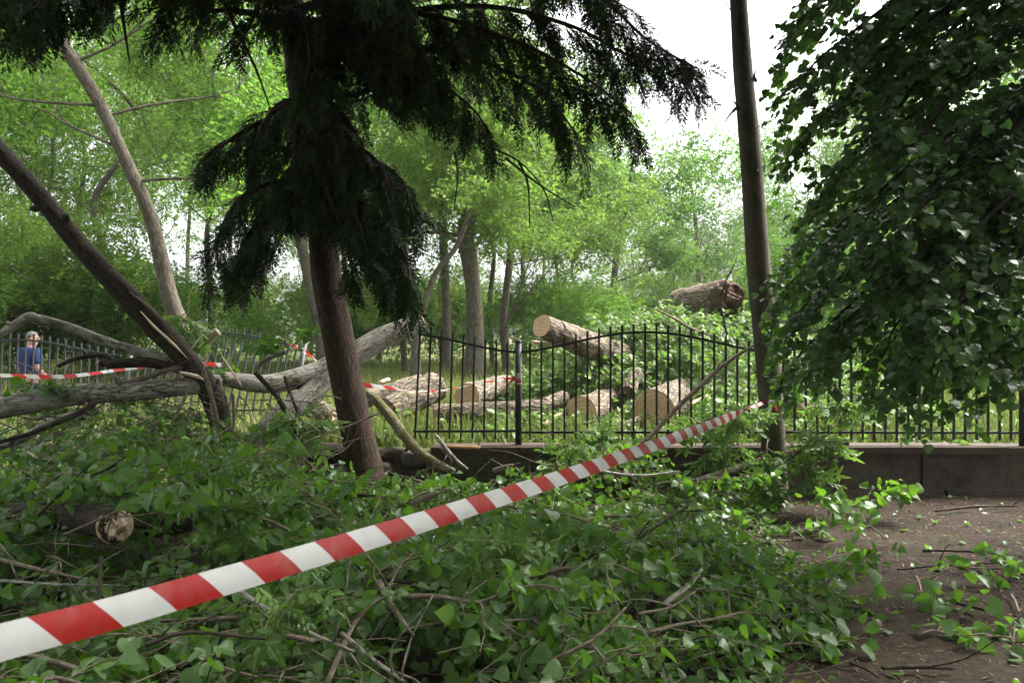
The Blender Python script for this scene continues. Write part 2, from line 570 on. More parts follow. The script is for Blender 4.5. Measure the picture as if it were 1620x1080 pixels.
# ------------------------------------------------------------------ leaf templates
def blade(stations, width, fold, curl, petiole, wob=0.0, rng=None, tip=1.0):
    """stations: y values; width(y): half width; midrib folded up by fold, bent down by curl"""
    mid, le, ri = [], [], []
    for y in stations:
        z = -curl * y * y
        w = width(y)
        j = rng.normal(0, wob) if rng is not None and wob else 0
        mid.append((0, y, z))
        le.append((-w, y - 0.10 * w, z + fold * w + j))
        ri.append((w, y - 0.10 * w, z + fold * w - j))
    V = np.array(mid + le + ri, float)
    n = len(stations)
    T = []
    for k in range(n - 1):
        for b in (n, 2 * n):
            q = (k, k + 1, b + k + 1, b + k) if b == 2 * n else (k, b + k, b + k + 1, k + 1)
            T += [(q[0], q[1], q[2]), (q[0], q[2], q[3])]
    # petiole strip from the origin to the blade base
    V[:, 1] += petiole
    m = len(V)
    V = np.vstack((V, (-0.014, 0, 0.0), (0.014, 0, 0.0), (0.012, petiole, 0.0), (-0.012, petiole, 0.0)))
    T += [(m, m + 1, m + 2), (m, m + 2, m + 3)]
    return V, np.array(T)


RT = np.random.default_rng(11)
_pw = lambda y: float(np.interp(y, (0, 0.03, 0.10, 0.22, 0.36, 0.52, 0.68, 0.82, 0.91, 1), (0.10, 0.27, 0.41, 0.48, 0.48, 0.41, 0.29, 0.15, 0.06, 0.0)))
_lw = lambda y: float(np.interp(y, (0, 0.03, 0.18, 0.42, 0.7, 0.88, 1), (0.08, 0.30, 0.47, 0.50, 0.36, 0.16, 0.0)))
_nw = lambda y: float(np.interp(y, (0, 0.15, 0.4, 0.7, 1), (0.02, 0.16, 0.20, 0.13, 0.0)))
POPLAR = [blade((0, 0.03, 0.10, 0.22, 0.36, 0.52, 0.68, 0.82, 0.91, 1), _pw, f, c, 0.5, 0.025, RT) for f, c in ((0.12, 0.15), (0.4, 0.3), (0.6, -0.1), (-0.2, 0.5), (0.25, 0.05), (0.1, 0.6), (0.9, 0.5), (0.7, -0.5))]
POPLAR += [(v * np.array((0.72, 1, 1)), t) for v, t in POPLAR[1:4]]
LINDEN = [blade((0, 0.03, 0.18, 0.42, 0.7, 0.88, 1), _lw, f, c, 0.35, 0.03, RT) for f, c in ((0.1, 0.15), (0.3, 0.3), (0.2, 0.0), (-0.1, 0.3))]
LEAFLET = blade((0, 0.2, 0.5, 1), _nw, 0.25, 0.15, 0.02)


def compound(npair, leaflet=0.42, ang=1.0, rng=RT, term=True, w=1.0):
    """pinnate leaf, 1 long along +Y"""
    V, T, n = [], [], 0
    lv, lt = LEAFLET
    items = []
    for k in range(npair):
        y = 0.25 + 0.68 * k / max(npair - 1, 1)
        for sgn in (-1, 1):
            items.append((y + rng.normal(0, 0.02), sgn * (ang + rng.normal(0, 0.15)), leaflet * (1 - 0.25 * abs(k / npair - 0.4)) * rng.uniform(0.85, 1.1)))
    if term:
        items.append((0.97, rng.normal(0, 0.1), leaflet))
    for y, an, s_ in items:
        c, s = math.cos(an), math.sin(an)
        p = lv * s_ * np.array((w, 1, 1))
        tw = rng.normal(0, 0.35)
        p = np.stack((p[:, 0] * math.cos(tw) - p[:, 2] * math.sin(tw), p[:, 1], p[:, 0] * math.sin(tw) + p[:, 2] * math.cos(tw)), -1)
        q = np.stack((p[:, 0] * c + p[:, 1] * s, -p[:, 0] * s + p[:, 1] * c, p[:, 2] - 0.25 * p[:, 1] * abs(s)), -1)
        q[:, 1] += y
        q[:, 2] -= 0.12 * y * y
        V.append(q)
        T.append(lt + n)
        n += len(q)
    V.append(np.array(((-0.006, 0, 0), (0.006, 0, 0), (0.004, 1, -0.12), (-0.004, 1, -0.12))))
    T.append(np.array(((0, 1, 2), (0, 2, 3))) + n)
    return np.vstack(V), np.vstack(T)


ASH = [compound(4), compound(5, 0.36), compound(3, 0.48)]


def spray(n, leaf, rng, wid=0.42):
    """a loose twig-end of n simple diamond leaves, about 1 across, for trees far off"""
    V, T = [], []
    for k in range(n):
        c = np.array((rng.normal(0, 0.28), rng.uniform(0, 1), rng.normal(0, 0.14)))
        d = nrm(np.array((rng.normal(0, 0.7), rng.uniform(0.1, 1), rng.normal(-0.35, 0.4))))
        u = nrm(np.cross(d, nrm(np.array((rng.normal(0, 0.5), rng.normal(0, 0.5), 1)))))
        up = np.cross(u, d)
        L = leaf * rng.uniform(0.7, 1.25)
        b = len(V)
        V += [c, c + d * L * 0.45 + u * L * wid * 0.5 + up * L * 0.06, c + d * L, c + d * L * 0.45 - u * L * wid * 0.5 + up * L * 0.06]
        T += [(b, b + 1, b + 2), (b, b + 2, b + 3)]
    return np.array(V), np.array(T)


SPRAY = [spray(12, 0.32, RT, 0.55) for _ in range(6)]
SPRAY_FINE = [spray(16, 0.24, RT, 0.5) for _ in range(6)]


def frond(rng, n=9):
    """feathery conifer frond, 1 long along +Y: a midrib with forward-pointing side fingers"""
    V, T = [], []

    def blade2(p, q, w):
        d = nrm(q - p)
        u = nrm(np.cross(d, np.array((0.2, 0.1, 1.0)) + rng.normal(0, 0.3, 3))) * w
        m = p * 0.5 + q * 0.5
        b = len(V)
        V.extend((p - u * 0.5, p + u * 0.5, m + u, q, m - u))
        T.extend(((b, b + 1, b + 2), (b, b + 2, b + 4), (b + 2, b + 3, b + 4)))
    axis = lambda t: np.array((0.04 * math.sin(4 * t), t, -0.22 * t * t))
    blade2(axis(0), axis(0.5), 0.010)
    blade2(axis(0.5), axis(1.0), 0.012)
    for k in range(n):
        t = 0.08 + 0.86 * k / (n - 1)
        for sg in (-1, 1):
            L = 0.36 * (1 - 0.65 * t) * rng.uniform(0.7, 1.2) + 0.05
            p = axis(t)
            d = nrm(np.array((sg * rng.uniform(0.55, 0.9), rng.uniform(0.6, 1.0), rng.normal(-0.18, 0.18))))
            q = p + d * L
            blade2(p, q, 0.020)
            for j in (0.35, 0.62):
                for s2 in (-1, 1):
                    pp = p + d * L * j
                    dd = nrm(d + s2 * np.array((-d[1], d[0], 0)) * 0.65 + np.array((0, 0.15, -0.1)))
                    blade2(pp, pp + dd * L * 0.42 * rng.uniform(0.7, 1.2), 0.017)
    return np.array(V), np.array(T)


FROND = [frond(RT) for _ in range(4)]


# ------------------------------------------------------------------ the ground
MAN = P(49, 540, 13.6)


def meadow_z(x, y):
    x, y = np.asarray(x, float), np.asarray(y, float)
    z = 0.46 + 0.010 * np.maximum(y - 14, 0) + 0.05 * vnoise(np.stack((x * 0.4, y * 0.4, 0 * x), -1))
    z = z - 0.36 * np.exp(-((x - MAN[0]) / 2.0) ** 2 - ((y - MAN[1]) / 1.6) ** 2)
    # on the left no wall is left standing: the bank slopes down to the near ground
    z = z - 0.45 * sstep(-2.2, -3.2, x) * sstep(11.3, 9.2, y)
    return z


def ground_z(x, y):
    x, y = np.asarray(x, float), np.asarray(y, float)
    return 0.035 * vnoise(np.stack((x * 0.9, y * 0.9, 0 * x + 3), -1)) + 0.012 * vnoise(np.stack((x * 5, y * 5, 0 * x + 9), -1))


def sheet(name, xs, ys, fz, mat):
    X, Yg = np.meshgrid(xs, ys)
    Z = fz(X, Yg)
    V = np.stack((X, Yg, Z), -1).reshape(-1, 3)
    nx, ny = len(xs), len(ys)
    i, j = np.meshgrid(np.arange(nx - 1), np.arange(ny - 1))
    q = (j * nx + i).ravel()
    b = MB()
    b.add(V, Q=np.stack((q, q + 1, q + nx + 1, q + nx), -1), bk=V)
    return tag(obj(name, b, mat), kind='structure')


sheet('ground', np.concatenate((np.linspace(-40, -9, 12), np.linspace(-8.8, 9, 180), np.linspace(9.4, 40, 12))),
      np.concatenate((np.linspace(-25, 0, 14), np.linspace(0.2, 9.2, 100))), ground_z, M['soil'])
sheet('meadow', np.concatenate((np.linspace(-260, -20, 25), np.linspace(-19, 19, 90), np.linspace(20, 260, 25))),
      np.concatenate((np.linspace(9.1, 30, 70), np.linspace(31, 400, 40))), meadow_z, M['meadow'])

# ------------------------------------------------------------------ low wall under the fence
FY = 9.0      # depth of the fence line
WTOP = 0.53
rw = np.random.default_rng(3)
wall = empty('stone_wall', (2.2, FY, 0))
tag(wall, 'low dark stone wall with brown coping under the iron fence', 'wall')
b = MB()
x = -1.75
while x < 9.0:            # two courses of rough blocks
    pass_w = rw.uniform(1.9, 2.6)
    for z0, z1 in ((-0.1, 0.455),):
        off = 0.0 if z0 < 0 else 0.22
        b.box((x + pass_w / 2 + off, FY + rw.normal(0, 0.008), (z0 + z1) / 2), (pass_w - 0.006, 0.34, z1 - z0), 0, 0.004, rw)
    x += pass_w
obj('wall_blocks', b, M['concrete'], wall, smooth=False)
b = MB()
for k in range(7):
    b.box((-0.2 + k * 1.42, FY - 0.215, 0.01 + rw.normal(0, 0.006)), (1.40, 0.10, 0.11), rw.normal(0, 0.008), 0.006, rw)
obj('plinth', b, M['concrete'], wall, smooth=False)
b = MB()
x = -0.9
for w_ in (0.52, 0.9, 1.0, 0.95, 1.0, 1.0, 1.0, 1.0, 1.0, 1.0):
    bb = MB()
    bb.box((x + w_ / 2, FY - 0.015 + rw.normal(0, 0.006), 0.494 + rw.normal(0, 0.004)), (w_ - 0.012, 0.44, 0.072), rw.normal(0, 0.006), 0.003, rw)
    obj('coping', bb, M['coping'], wall, smooth=False)
    x += w_
# stones knocked off the broken wall end
for k, (px, py, Y, s_) in enumerate(((622, 722, 8.95, 0.30), (655, 728, 8.8, 0.24), (598, 742, 8.75, 0.26), (690, 738, 8.7, 0.2))):
    bb = MB()
    c = P(px, py, Y)
    u = nrm(rw.normal(0, 1, (90, 3)))
    ang = np.linspace(0, math.pi, 9)
    V = []
    for i in range(9):
        for j in range(12):
            d = np.array((math.sin(ang[i]) * math.cos(j * math.pi / 6), math.sin(ang[i]) * math.sin(j * math.pi / 6), math.cos(ang[i])))
            d = np.sign(d) * np.abs(d) ** 0.6
            V.append(d * np.array((0.62, 0.45, 0.32)) * s_)
    V = np.array(V) * (1 + 0.12 * fbm(np.array(V) * 9 + k * 7, 2))[:, None]
    Q = [(i * 12 + j, i * 12 + (j + 1) % 12, (i + 1) * 12 + (j + 1) % 12, (i + 1) * 12 + j) for i in range(8) for j in range(12)]
    bb.add(V + c, Q=Q)
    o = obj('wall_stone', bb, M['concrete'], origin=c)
    tag(o, ('flat grey stone at the broken wall end beside the dark trunk', 'grey stone block fallen before the broken wall end',
            'lowest grey stone against the foot of the dark trunk', 'small grey stone half under the mossy branch')[k], 'stone')

# ------------------------------------------------------------------ fence
def fence_post(base, top, mat, label):
    b = MB()
    b.tube([base, top], [0.036, 0.036], 16, 0.3, smooth=False)
    o = obj('fence_post', b, mat, origin=base)
    c = MB()
    d = nrm(np.asarray(top) - np.asarray(base))
    c.tube([top, np.asarray(top) + d * 0.014, np.asarray(top) + d * 0.026], [0.042, 0.042, 0.02], 16, 0.01, smooth=False)
    obj('cap', c, mat, o)
    tag(o, label, 'post', 'posts of the iron fence')
    return o


def fence_panel(p0, p1, zlow, zend, rise, mat, label, lean=(0, 0), t0=0.0, t1=1.0, spacing=0.128, bend=None):
    """p0, p1: foot points (x, y, z of the foot line) of the two posts; the top rail bows up by rise between them"""
    p0, p1 = np.asarray(p0, float), np.asarray(p1, float)
    L = np.linalg.norm((p1 - p0)[:2])
    up = np.array((lean[0], lean[1], 1.0))

    def pt(t, z):
        return p0 * (1 - t) + p1 * t + up * z + (0 if bend is None else bend(t, z))

    def ztop(t):
        return zend + rise * (0.5 - 0.5 * math.cos(2 * math.pi * t)) ** 0.8
    root = empty('iron_fence', pt((t0 + t1) / 2, 0))
    tag(root, label, 'fence', 'panels of the iron fence')
    ts = np.linspace(t0, t1, 40)
    d = nrm(p1 - p0)
    side = np.array((-d[1], d[0], 0)) * 0.010

    def bar(pa, w, h, name):
        bb = MB()
        pa = np.asarray(pa)
        tan = nrm(np.gradient(pa, axis=0))
        nv = np.tile(nrm(np.array((-d[1], d[0], 0))), (len(pa), 1))
        sv_ = nrm(np.cross(tan, nv))
        V = np.concatenate([pa + sx * nv * w / 2 + sz * sv_ * h / 2 for sx, sz in ((-1, -1), (1, -1), (1, 1), (-1, 1))]).reshape(4, len(pa), 3).transpose(1, 0, 2).reshape(-1, 3)
        Q = [(k * 4 + a_, k * 4 + (a_ + 1) % 4, k * 4 + 4 + (a_ + 1) % 4, k * 4 + 4 + a_) for k in range(len(pa) - 1) for a_ in range(4)]
        n4 = (len(pa) - 1) * 4
        Q += [(0, 3, 2, 1), (n4, n4 + 1, n4 + 2, n4 + 3)]
        bb.add(V, Q=Q)
        obj(name, bb, mat, root, smooth=False)
    bar([pt(t, ztop(t)) for t in ts], 0.034, 0.026, 'top_rail')
    bar([pt(t, zlow) for t in ts], 0.034, 0.026, 'bottom_rail')
    nb = int(round(L / spacing))
    for k in range(1, nb):
        t = k / nb
        if not (t0 <= t <= t1):
            continue
        bar([pt(t, z) - side * 0 for z in np.linspace(zlow - 0.085, ztop(t) + 0.095, 5)], 0.022, 0.022, 'bar')
    return root


z0 = WTOP
xa = P(820, 0, FY)[0]
xb = P(1221, 0, FY)[0]
xc = P(1622, 0, FY - 0.1)[0]
fence_post((xa, FY, z0), (xa, FY, 1.69), M['iron'], 'black fence post wrapped with red and white tape')
fence_post((xb, FY, z0), (xb, FY, 1.67), M['iron'], 'black fence post hidden behind the slim tree trunk')
fence_post((xc, FY - 0.05, z0), (xc, FY - 0.05, 1.67), M['iron'], 'black fence post at the far end behind drooping linden leaves')
fence_panel((xa, FY, z0), (xb, FY, z0), 0.145, 1.05, 0.225, M['iron'], 'black iron fence panel before the cut logs, between taped post and slim trunk')
fence_panel((xb, FY, z0), (xc, FY - 0.05, z0), 0.145, 1.05, 0.225, M['iron'], 'black iron fence panel half hidden by drooping linden leaves')
fence_panel((xa - 3.0, FY, z0), (xa, FY, z0), 0.16, 1.05, 0.225, M['iron'], 'broken black iron fence panel ending in a loose rail beside the mossy branch',
            t0=0.60, bend=lambda t, z: np.array((0.05 * (1 - t) * 2.5 * z, 0.12 * (1 - t) ** 2, -0.015 * (1 - t))))
fence_panel((xc, FY - 0.05, z0), (xc + 3.0, FY - 0.1, z0), 0.145, 1.05, 0.225, M['iron'], 'black iron fence panel running out of view on the right')
# the pushed-over stretch on the left
q0, q1, q2 = P(-150, 668, 12.2), P(188, 668, 11.9), P(462, 660, 11.2)
LN = (0.10, 0.16)
fence_post(q1, q1 + np.array((0.12, 0.16, 1.09)), M['iron_grey'], 'grey leaning fence post behind the fallen branches')
fence_post(q2, q2 + np.array((0.14, 0.2, 1.09)), M['iron_grey'], 'grey leaning fence post left of the dark conifer trunk')
fence_panel(q0, q1, 0.12, 1.0, 0.25, M['iron_grey'], 'grey fence panel in front of the man in blue', (0.01, 0.05))
fence_panel(q1, q2, 0.12, 1.0, 0.25, M['iron_grey'], 'grey leaning fence panel crushed under the fallen limbs', (0.13, 0.2))

# ------------------------------------------------------------------ barrier tapes
def ribbon(mb, pts, width, updir, step=0.03, twist=None, sag=0.0, fold=0.0, u0=0.0):
    path = crom(pts, step)
    n = len(path)
    d = np.concatenate(([0], np.cumsum(np.linalg.norm(np.diff(path, axis=0), axis=1))))
    tan = nrm(np.gradient(path, axis=0))
    up = np.broadcast_to(np.asarray(updir, float), (n, 3)).copy()
    up = nrm(up - tan * (up * tan).sum(-1, keepdims=True))
    if twist is not None:
        an = twist(d / d[-1])[:, None]
        up = up * np.cos(an) + np.cross(tan, up) * np.sin(an)
    width = np.broadcast_to(width if not callable(width) else width(d / d[-1]), (n,))
    nor = np.cross(tan, up)
    cols = np.linspace(-0.5, 0.5, 7)
    V = np.stack([path + up * (c * width)[:, None] + nor * (fold * (1 - (2 * c) ** 2) * width)[:, None] for c in cols], 1)
    m = len(cols)
    bk = np.stack([np.stack((d + u0, np.full(n, (c + 0.5)) * width, 0 * d), -1) for c in cols], 1)
    i, j = np.meshgrid(np.arange(m - 1), np.arange(n - 1))
    q = (j * m + i).ravel()
    mb.add(V.reshape(-1, 3), Q=np.stack((q, q + 1, q + m + 1, q + m), -1), bk=bk.reshape(-1, 3))


TREE_Y = 8.2
tp = []
for px, py in ((-260, 1082), (-120, 1049), (0, 1016), (170, 972), (350, 920), (540, 864), (700, 815), (900, 751), (1060, 695), (1150, 661), (1207, 637)):
    Y = 1 / (0.667 + (1 / 8.05 - 0.667) * px / 1215)
    tp.append(P(px, py, Y))
b = MB()
ribbon(b, tp, lambda t: 0.070 - 0.04 * sstep(0.88, 1.0, t), (0.0, 0.25, 1.0), 0.02, lambda t: -0.16 + 0.10 * np.sin(9 * t + 1) + 0.05 * np.sin(31 * t) + 2.8 * sstep(0.80, 1.0, t) * t, fold=0.06, u0=-0.105)
front_tape = tag(obj('barrier_tape', b, M['tape'], origin=tp[0]), 'long red and white striped barrier tape crossing the whole foreground', 'barrier tape')
# wrap and tails round the slim tree
tc_ = P(1222, 632, TREE_Y)
b = MB()
an = np.linspace(0, 2 * math.pi, 25)
ribbon(b, [tc_ + np.array((0.15 * math.cos(t), 0.15 * math.sin(t), 0.03 * math.cos(t + 0.6))) for t in an], 0.026, (0, 0, 1), 0.03)
ribbon(b, PP((1216, 634, 8.03), (1219, 644, 8.02), (1216, 656, 8.02), (1218, 672, 8.03)), 0.03, (1, 0.3, 0), 0.02, lambda t: 2.5 * t, u0=0.13)
ribbon(b, PP((1218, 632, 8.03), (1226, 638, 8.02), (1229, 650, 8.02)), 0.03, (1, 0.4, 0.2), 0.02, lambda t: 1.8 * t, u0=0.2)
obj('knot', b, M['tape'], front_tape)

b = MB()
ribbon(b, PP((572, 608, 10.6), (612, 613, 10.5), (650, 618, 10.3), (700, 617, 10.0), (745, 609, 9.6), (790, 601, 9.15), (815, 597, 8.98)), lambda t: 0.058 - 0.03 * sstep(0.5, 1, t), (0, 0.3, 1), 0.03, lambda t: 2.2 * np.sin(3 * t))
t2 = tag(obj('barrier_tape', b, M['tape_far'], origin=P(700, 617, 10)), 'slack red and white tape running from cut logs to the black fence post', 'barrier tape')
b = MB()
ribbon(b, [np.array((xa + 0.041 * math.cos(t), FY + 0.041 * math.sin(t), 1.255 + 0.003 * t)) for t in np.linspace(0, 4 * math.pi, 40)], 0.11, (0, 0, 1), 0.02)
ribbon(b, PP((816, 597, 8.95), (806, 606, 8.94), (803, 616, 8.94)), 0.03, (1, 0.2, 0.2), 0.02, lambda t: 2 * t)
obj('wrap', b, M['tape_far'], t2)
b = MB()
ribbon(b, PP((-60, 594, 11.4), (20, 594, 11.45), (70, 596, 11.5), (120, 594, 11.5), (180, 586, 11.5), (240, 578, 11.4), (300, 574, 11.3), (350, 577, 11.2)), 0.06, (0, 0.2, 1), 0.04, lambda t: 0.5 * np.sin(9 * t))
tag(obj('barrier_tape', b, M['tape_far'], origin=P(120, 594, 11.5)), 'red and white tape along the left fence in front of the man', 'barrier tape')
b = MB()
ribbon(b, PP((458, 545, 11.1), (474, 551, 11.0), (488, 560, 10.9), (503, 573, 10.8)), 0.06, (0.4, 0.2, 1), 0.03, lambda t: 1.2 * t)
tag(obj('barrier_tape', b, M['tape_far'], origin=P(480, 552, 11)), 'short loose tape end on the leaning post beside the conifer trunk', 'barrier tape')


# ------------------------------------------------------------------ fallen limbs and logs
def limb(name, label, cat, pts, rpx, mat, seg=20, rough=0.10, freq=7.0, group=None, twigs=0, seed=1, stubs=()):
    """pts: (px, py, Y); rpx: apparent half width in photo pixels at those points"""
    w = PP(*pts)
    r = np.array([rp * (0.80 - 0.06 * (p[0] < 400)) / FPX * p[2] for rp, p in zip(rpx, pts)])
    b = MB()
    path, tan, rr = b.tube(w, r, seg, max(0.02, float(r.mean()) * 0.3), rough, freq, seed=seed * 0.77)
    rg = np.random.default_rng(seed)
    for t, L, dx, dz in stubs:          # broken side stubs
        k = int(t * (len(path) - 1))
        d = nrm(np.array((dx, rg.normal(-0.2, 0.3), dz)))
        b.tube([path[k] - d * rr[k] * 0.3, path[k] + d * (rr[k] + L * 0.5), path[k] + d * (rr[k] + L) + rg.normal(0, 0.02, 3)], [rr[k] * 0.5, rr[k] * 0.34, rr[k] * 0.25], 10, 0.03, 0.12, seed=seed)
    for k in range(twigs):
        i = rg.integers(2, len(path) - 1)
        d = nrm(rg.normal(0, 1, 3) + tan[i] * 0.8)
        L = rg.uniform(0.15, 0.5)
        q = [path[i], path[i] + d * L * 0.5 + rg.normal(0, 0.03, 3), path[i] + d * L + rg.normal(0, 0.07, 3) - np.array((0, 0, 0.1 * L))]
        b.tube(q, [0.005, 0.0035, 0.0015], 5, 0.08)
    o = obj(name, b, mat, origin=w.mean(0))
    tag(o, label, cat, group)
    return o, path, tan, rr


def cap_face(parent, name, c, nvec, r, mat, seed=0, jag=0.0, sx=1.0):
    """end grain disc (or a jagged torn end) on a log"""
    nvec = nrm(np.asarray(nvec, float))
    u = nrm(np.cross(nvec, (0, 0, 1.0) if abs(nvec[2]) < 0.9 else (1.0, 0, 0)))
    v = np.cross(nvec, u)
    rings, seg = (7, 28) if not jag else (14, 40)
    V, B = [np.asarray(c) + nvec * 0.004], [(0, 0, 0)]
    for i in range(1, rings + 1):
        for j in range(seg):
            an = 2 * math.pi * j / seg
            rad = r * i / rings
            p2 = np.array((math.cos(an) * rad * sx, math.sin(an) * rad))
            w = 1 + 0.06 * vnoise(np.array((math.cos(an) * 2 + seed, math.sin(an) * 2, 1.0)))
            h = 0.004
            if jag:
                h += jag * (0.5 + 0.5 * vnoise(np.array((p2[0] / r * 5 + seed, p2[1] / r * 2.2, 3.0)))) * (1 - (i / rings) ** 3) + jag * 0.35 * abs(vnoise(np.array((p2[0] / r * 14 + seed, p2[1] / r * 4, 7.0))))
            V.append(np.asarray(c) + (u * p2[0] + v * p2[1]) * w + nvec * h)
            B.append((p2[0], p2[1], seed))
    T = [(0, 1 + j, 1 + (j + 1) % seg) for j in range(seg)]
    Q = [(1 + i * seg + j, 1 + i * seg + seg + j, 1 + i * seg + seg + (j + 1) % seg, 1 + i * seg + (j + 1) % seg) for i in range(rings - 1) for j in range(seg)]
    b = MB()
    b.add(np.array(V), T=T, Q=Q, bk=np.array(B))
    return obj(name, b, mat, parent)


def splinter(parent, name, pts, widths, mat, thick=0.012):
    b = MB()
    b.tube(pts, widths, 6, 0.05, 0.25, 30.0, flat=0.3)
    return obj(name, b, mat, parent)


FL = 'limbs of the fallen poplar'
o, path, tan, rr = limb('fallen_branch', 'thick dark torn branch slanting down from the left edge', 'branch',
     [(-60, 170, 7.2), (0, 240, 7.3), (60, 308, 7.4), (130, 393, 7.5), (200, 468, 7.6), (255, 525, 7.7), (300, 577, 7.8), (340, 632, 7.9), (352, 690, 7.9), (360, 740, 7.9)],
     [17, 19, 20, 20, 22, 24, 27, 26, 20, 16], M['bark_dark'], 26, 0.13, 8, FL, seed=4, stubs=((0.27, 0.05, -1, -0.3), (0.33, 0.06, 0.4, 1)))
splinter(o, 'torn_wood', PP((205, 462, 7.45), (232, 482, 7.42), (252, 503, 7.42), (270, 516, 7.45)), [0.006, 0.035, 0.04, 0.008], M['torn_brown'])
splinter(o, 'torn_wood', PP((222, 492, 7.46), (245, 517, 7.46), (272, 542, 7.5), (296, 566, 7.6)), [0.006, 0.03, 0.035, 0.01], M['torn'])
splinter(o, 'torn_wood', PP((285, 588, 7.6), (300, 592, 7.58), (314, 596, 7.6), (322, 600, 7.65)), [0.02, 0.05, 0.05, 0.015], M['torn'])
o, *_ = limb('fallen_limb', 'thick pale grey poplar trunk lying level at the left edge', 'trunk',
     [(-70, 668, 7.0), (0, 645, 7.1), (60, 634, 7.2), (130, 623, 7.4), (200, 621, 7.5), (260, 614, 7.6), (310, 610, 7.8), (345, 604, 8.0)],
     [26, 25, 24, 23, 21, 20, 19, 16], M['bark_pop'], 30, 0.07, 6, FL, seed=7, stubs=((0.45, 0.12, 0.6, -1.0), (0.62, 0.10, -0.5, 1.0)))
o, path, tan, rr = limb('fallen_limb', 'thick poplar limb rising behind the conifer trunk to a cut end', 'trunk',
     [(350, 598, 8.3), (400, 606, 8.5), (445, 604, 8.7), (500, 590, 8.95), (545, 570, 9.1), (600, 538, 9.3), (640, 520, 9.4), (668, 509, 9.5)],
     [16, 19, 20, 24, 25, 23, 20, 15], M['bark_pop'], 30, 0.10, 6, FL, seed=9)
cap_face(o, 'cut_face', path[-1], tan[-1], rr[-1], M['torn_brown'], 3, 0.03)
o, *_ = limb('fallen_limb', 'short thick fork slanting down under the raised poplar limb', 'trunk',
     [(530, 582, 9.0), (495, 618, 8.8), (460, 648, 8.6), (428, 676, 8.5), (395, 705, 8.4)], [23, 22, 23, 24, 22], M['bark_pop'], 28, 0.10, 6, FL, seed=12)
limb('fallen_branch', 'bare mossy branch kinked at the top left of the fallen limbs', 'branch',
     [(-30, 545, 7.2), (0, 530, 7.25), (42, 503, 7.3), (60, 504, 7.32), (110, 518, 7.4), (180, 545, 7.55), (240, 562, 7.65), (285, 578, 7.75)],
     [8, 9, 10, 10, 10, 11, 12, 13], M['bark_pop'], 16, 0.08, 9, FL, seed=15, stubs=((0.16, 0.03, -0.2, 0.8),))
o, path, tan, rr = limb('fallen_branch', 'short broken branch stub pointing left above the level trunk', 'branch',
     [(160, 574, 7.5), (185, 575, 7.5), (230, 573, 7.6), (285, 580, 7.75)], [7, 10, 11, 14], M['bark_dark'], 18, 0.12, 9, FL, seed=18)
cap_face(o, 'torn_end', path[0], -tan[0], rr[0], M['torn'], 8, 0.05)
limb('fallen_branch', 'thin arched branch curving over the short broken stub', 'branch',
     [(92, 579, 7.4), (115, 569, 7.4), (140, 563, 7.45), (165, 563, 7.5), (178, 572, 7.5)], [4, 5, 5, 5, 5], M['bark_dark'], 10, 0.08, 9, FL, seed=20)
o, path, tan, rr = limb('fallen_branch', 'pale barkless stub standing up behind the torn branch', 'branch',
     [(290, 572, 8.6), (308, 556, 8.6), (325, 540, 8.6), (345, 524, 8.6)], [14, 15, 14, 9], bark_mat('pale_bare_wood', (0.40, 0.37, 0.24), (0.16, 0.14, 0.08), 20, 5, 0.008), 18, 0.08, 7, FL, seed=22)
b = MB()
b.tube(PP((349, 559, 7.7), (362, 580, 7.7), (376, 600, 7.7), (382, 611, 7.7)), [0.006, 0.030, 0.032, 0.02], 6, 0.05, 0.1, 20, flat=0.25)
tag(obj('wood_splinter', b, M['torn'], origin=P(365, 585, 7.7)), 'flat pale wood splinter leaning beside the torn branch', 'splinter')
for k, (pts_, l_) in enumerate((([(318, 598, 7.6), (326, 570, 7.6), (330, 545, 7.62)], 'thin upright pale splinter right of the torn crotch'), ([(395, 640, 8.0), (402, 668, 8.0), (415, 690, 8.0)], 'pale torn strip hanging under the poplar limb'),
                              ([(300, 555, 7.6), (312, 540, 7.65), (322, 528, 7.7)], 'short broken splinter standing on the torn crotch'), ([(430, 660, 8.3), (445, 640, 8.3), (452, 628, 8.32)], 'torn pale patch on the short thick fork'), ([(40, 712, 6.4), (58, 722, 6.3), (80, 728, 6.2)], 'pale torn chip in the leaves at the left edge'))):
    b = MB()
    b.tube(PP(*pts_), [0.004, 0.022, 0.006], 6, 0.04, 0.3, 30, flat=0.3)
    tag(obj('wood_splinter', b, M['torn'], origin=P(*pts_[1])), l_, 'splinter')
limb('fallen_branch', 'pale lichen branch low at the left edge under the level trunk', 'branch',
     [(-30, 712, 6.6), (20, 700, 6.7), (60, 680, 6.8), (95, 662, 6.9), (140, 650, 7.1)], [8, 9, 9, 8, 6], M['bark_pop'], 12, 0.1, 9, FL, seed=25)
limb('fallen_branch', 'thin dark branch running below the level trunk at left', 'branch',
     [(-30, 706, 6.5), (40, 688, 6.6), (90, 668, 6.7), (130, 650, 6.8), (150, 636, 6.9)], [5, 5, 6, 7, 7], M['bark_dark'], 10, 0.1, 9, FL, seed=27, twigs=5)
limb('fallen_branch', 'thin tan branch above the level trunk pointing right', 'branch',
     [(140, 612, 7.4), (200, 606, 7.5), (250, 590, 7.6), (290, 580, 7.7)], [4, 5, 6, 6], M['twig'], 8, 0.1, 9, FL, seed=28)
limb('fallen_branch', 'pale cut branch end sticking up among leaves before the grey fence', 'branch',
     [(405, 580, 8.1), (425, 566, 8.1), (452, 556, 8.1)], [5, 6, 5], M['bark_pop'], 10, 0.06, 9, FL, seed=29)
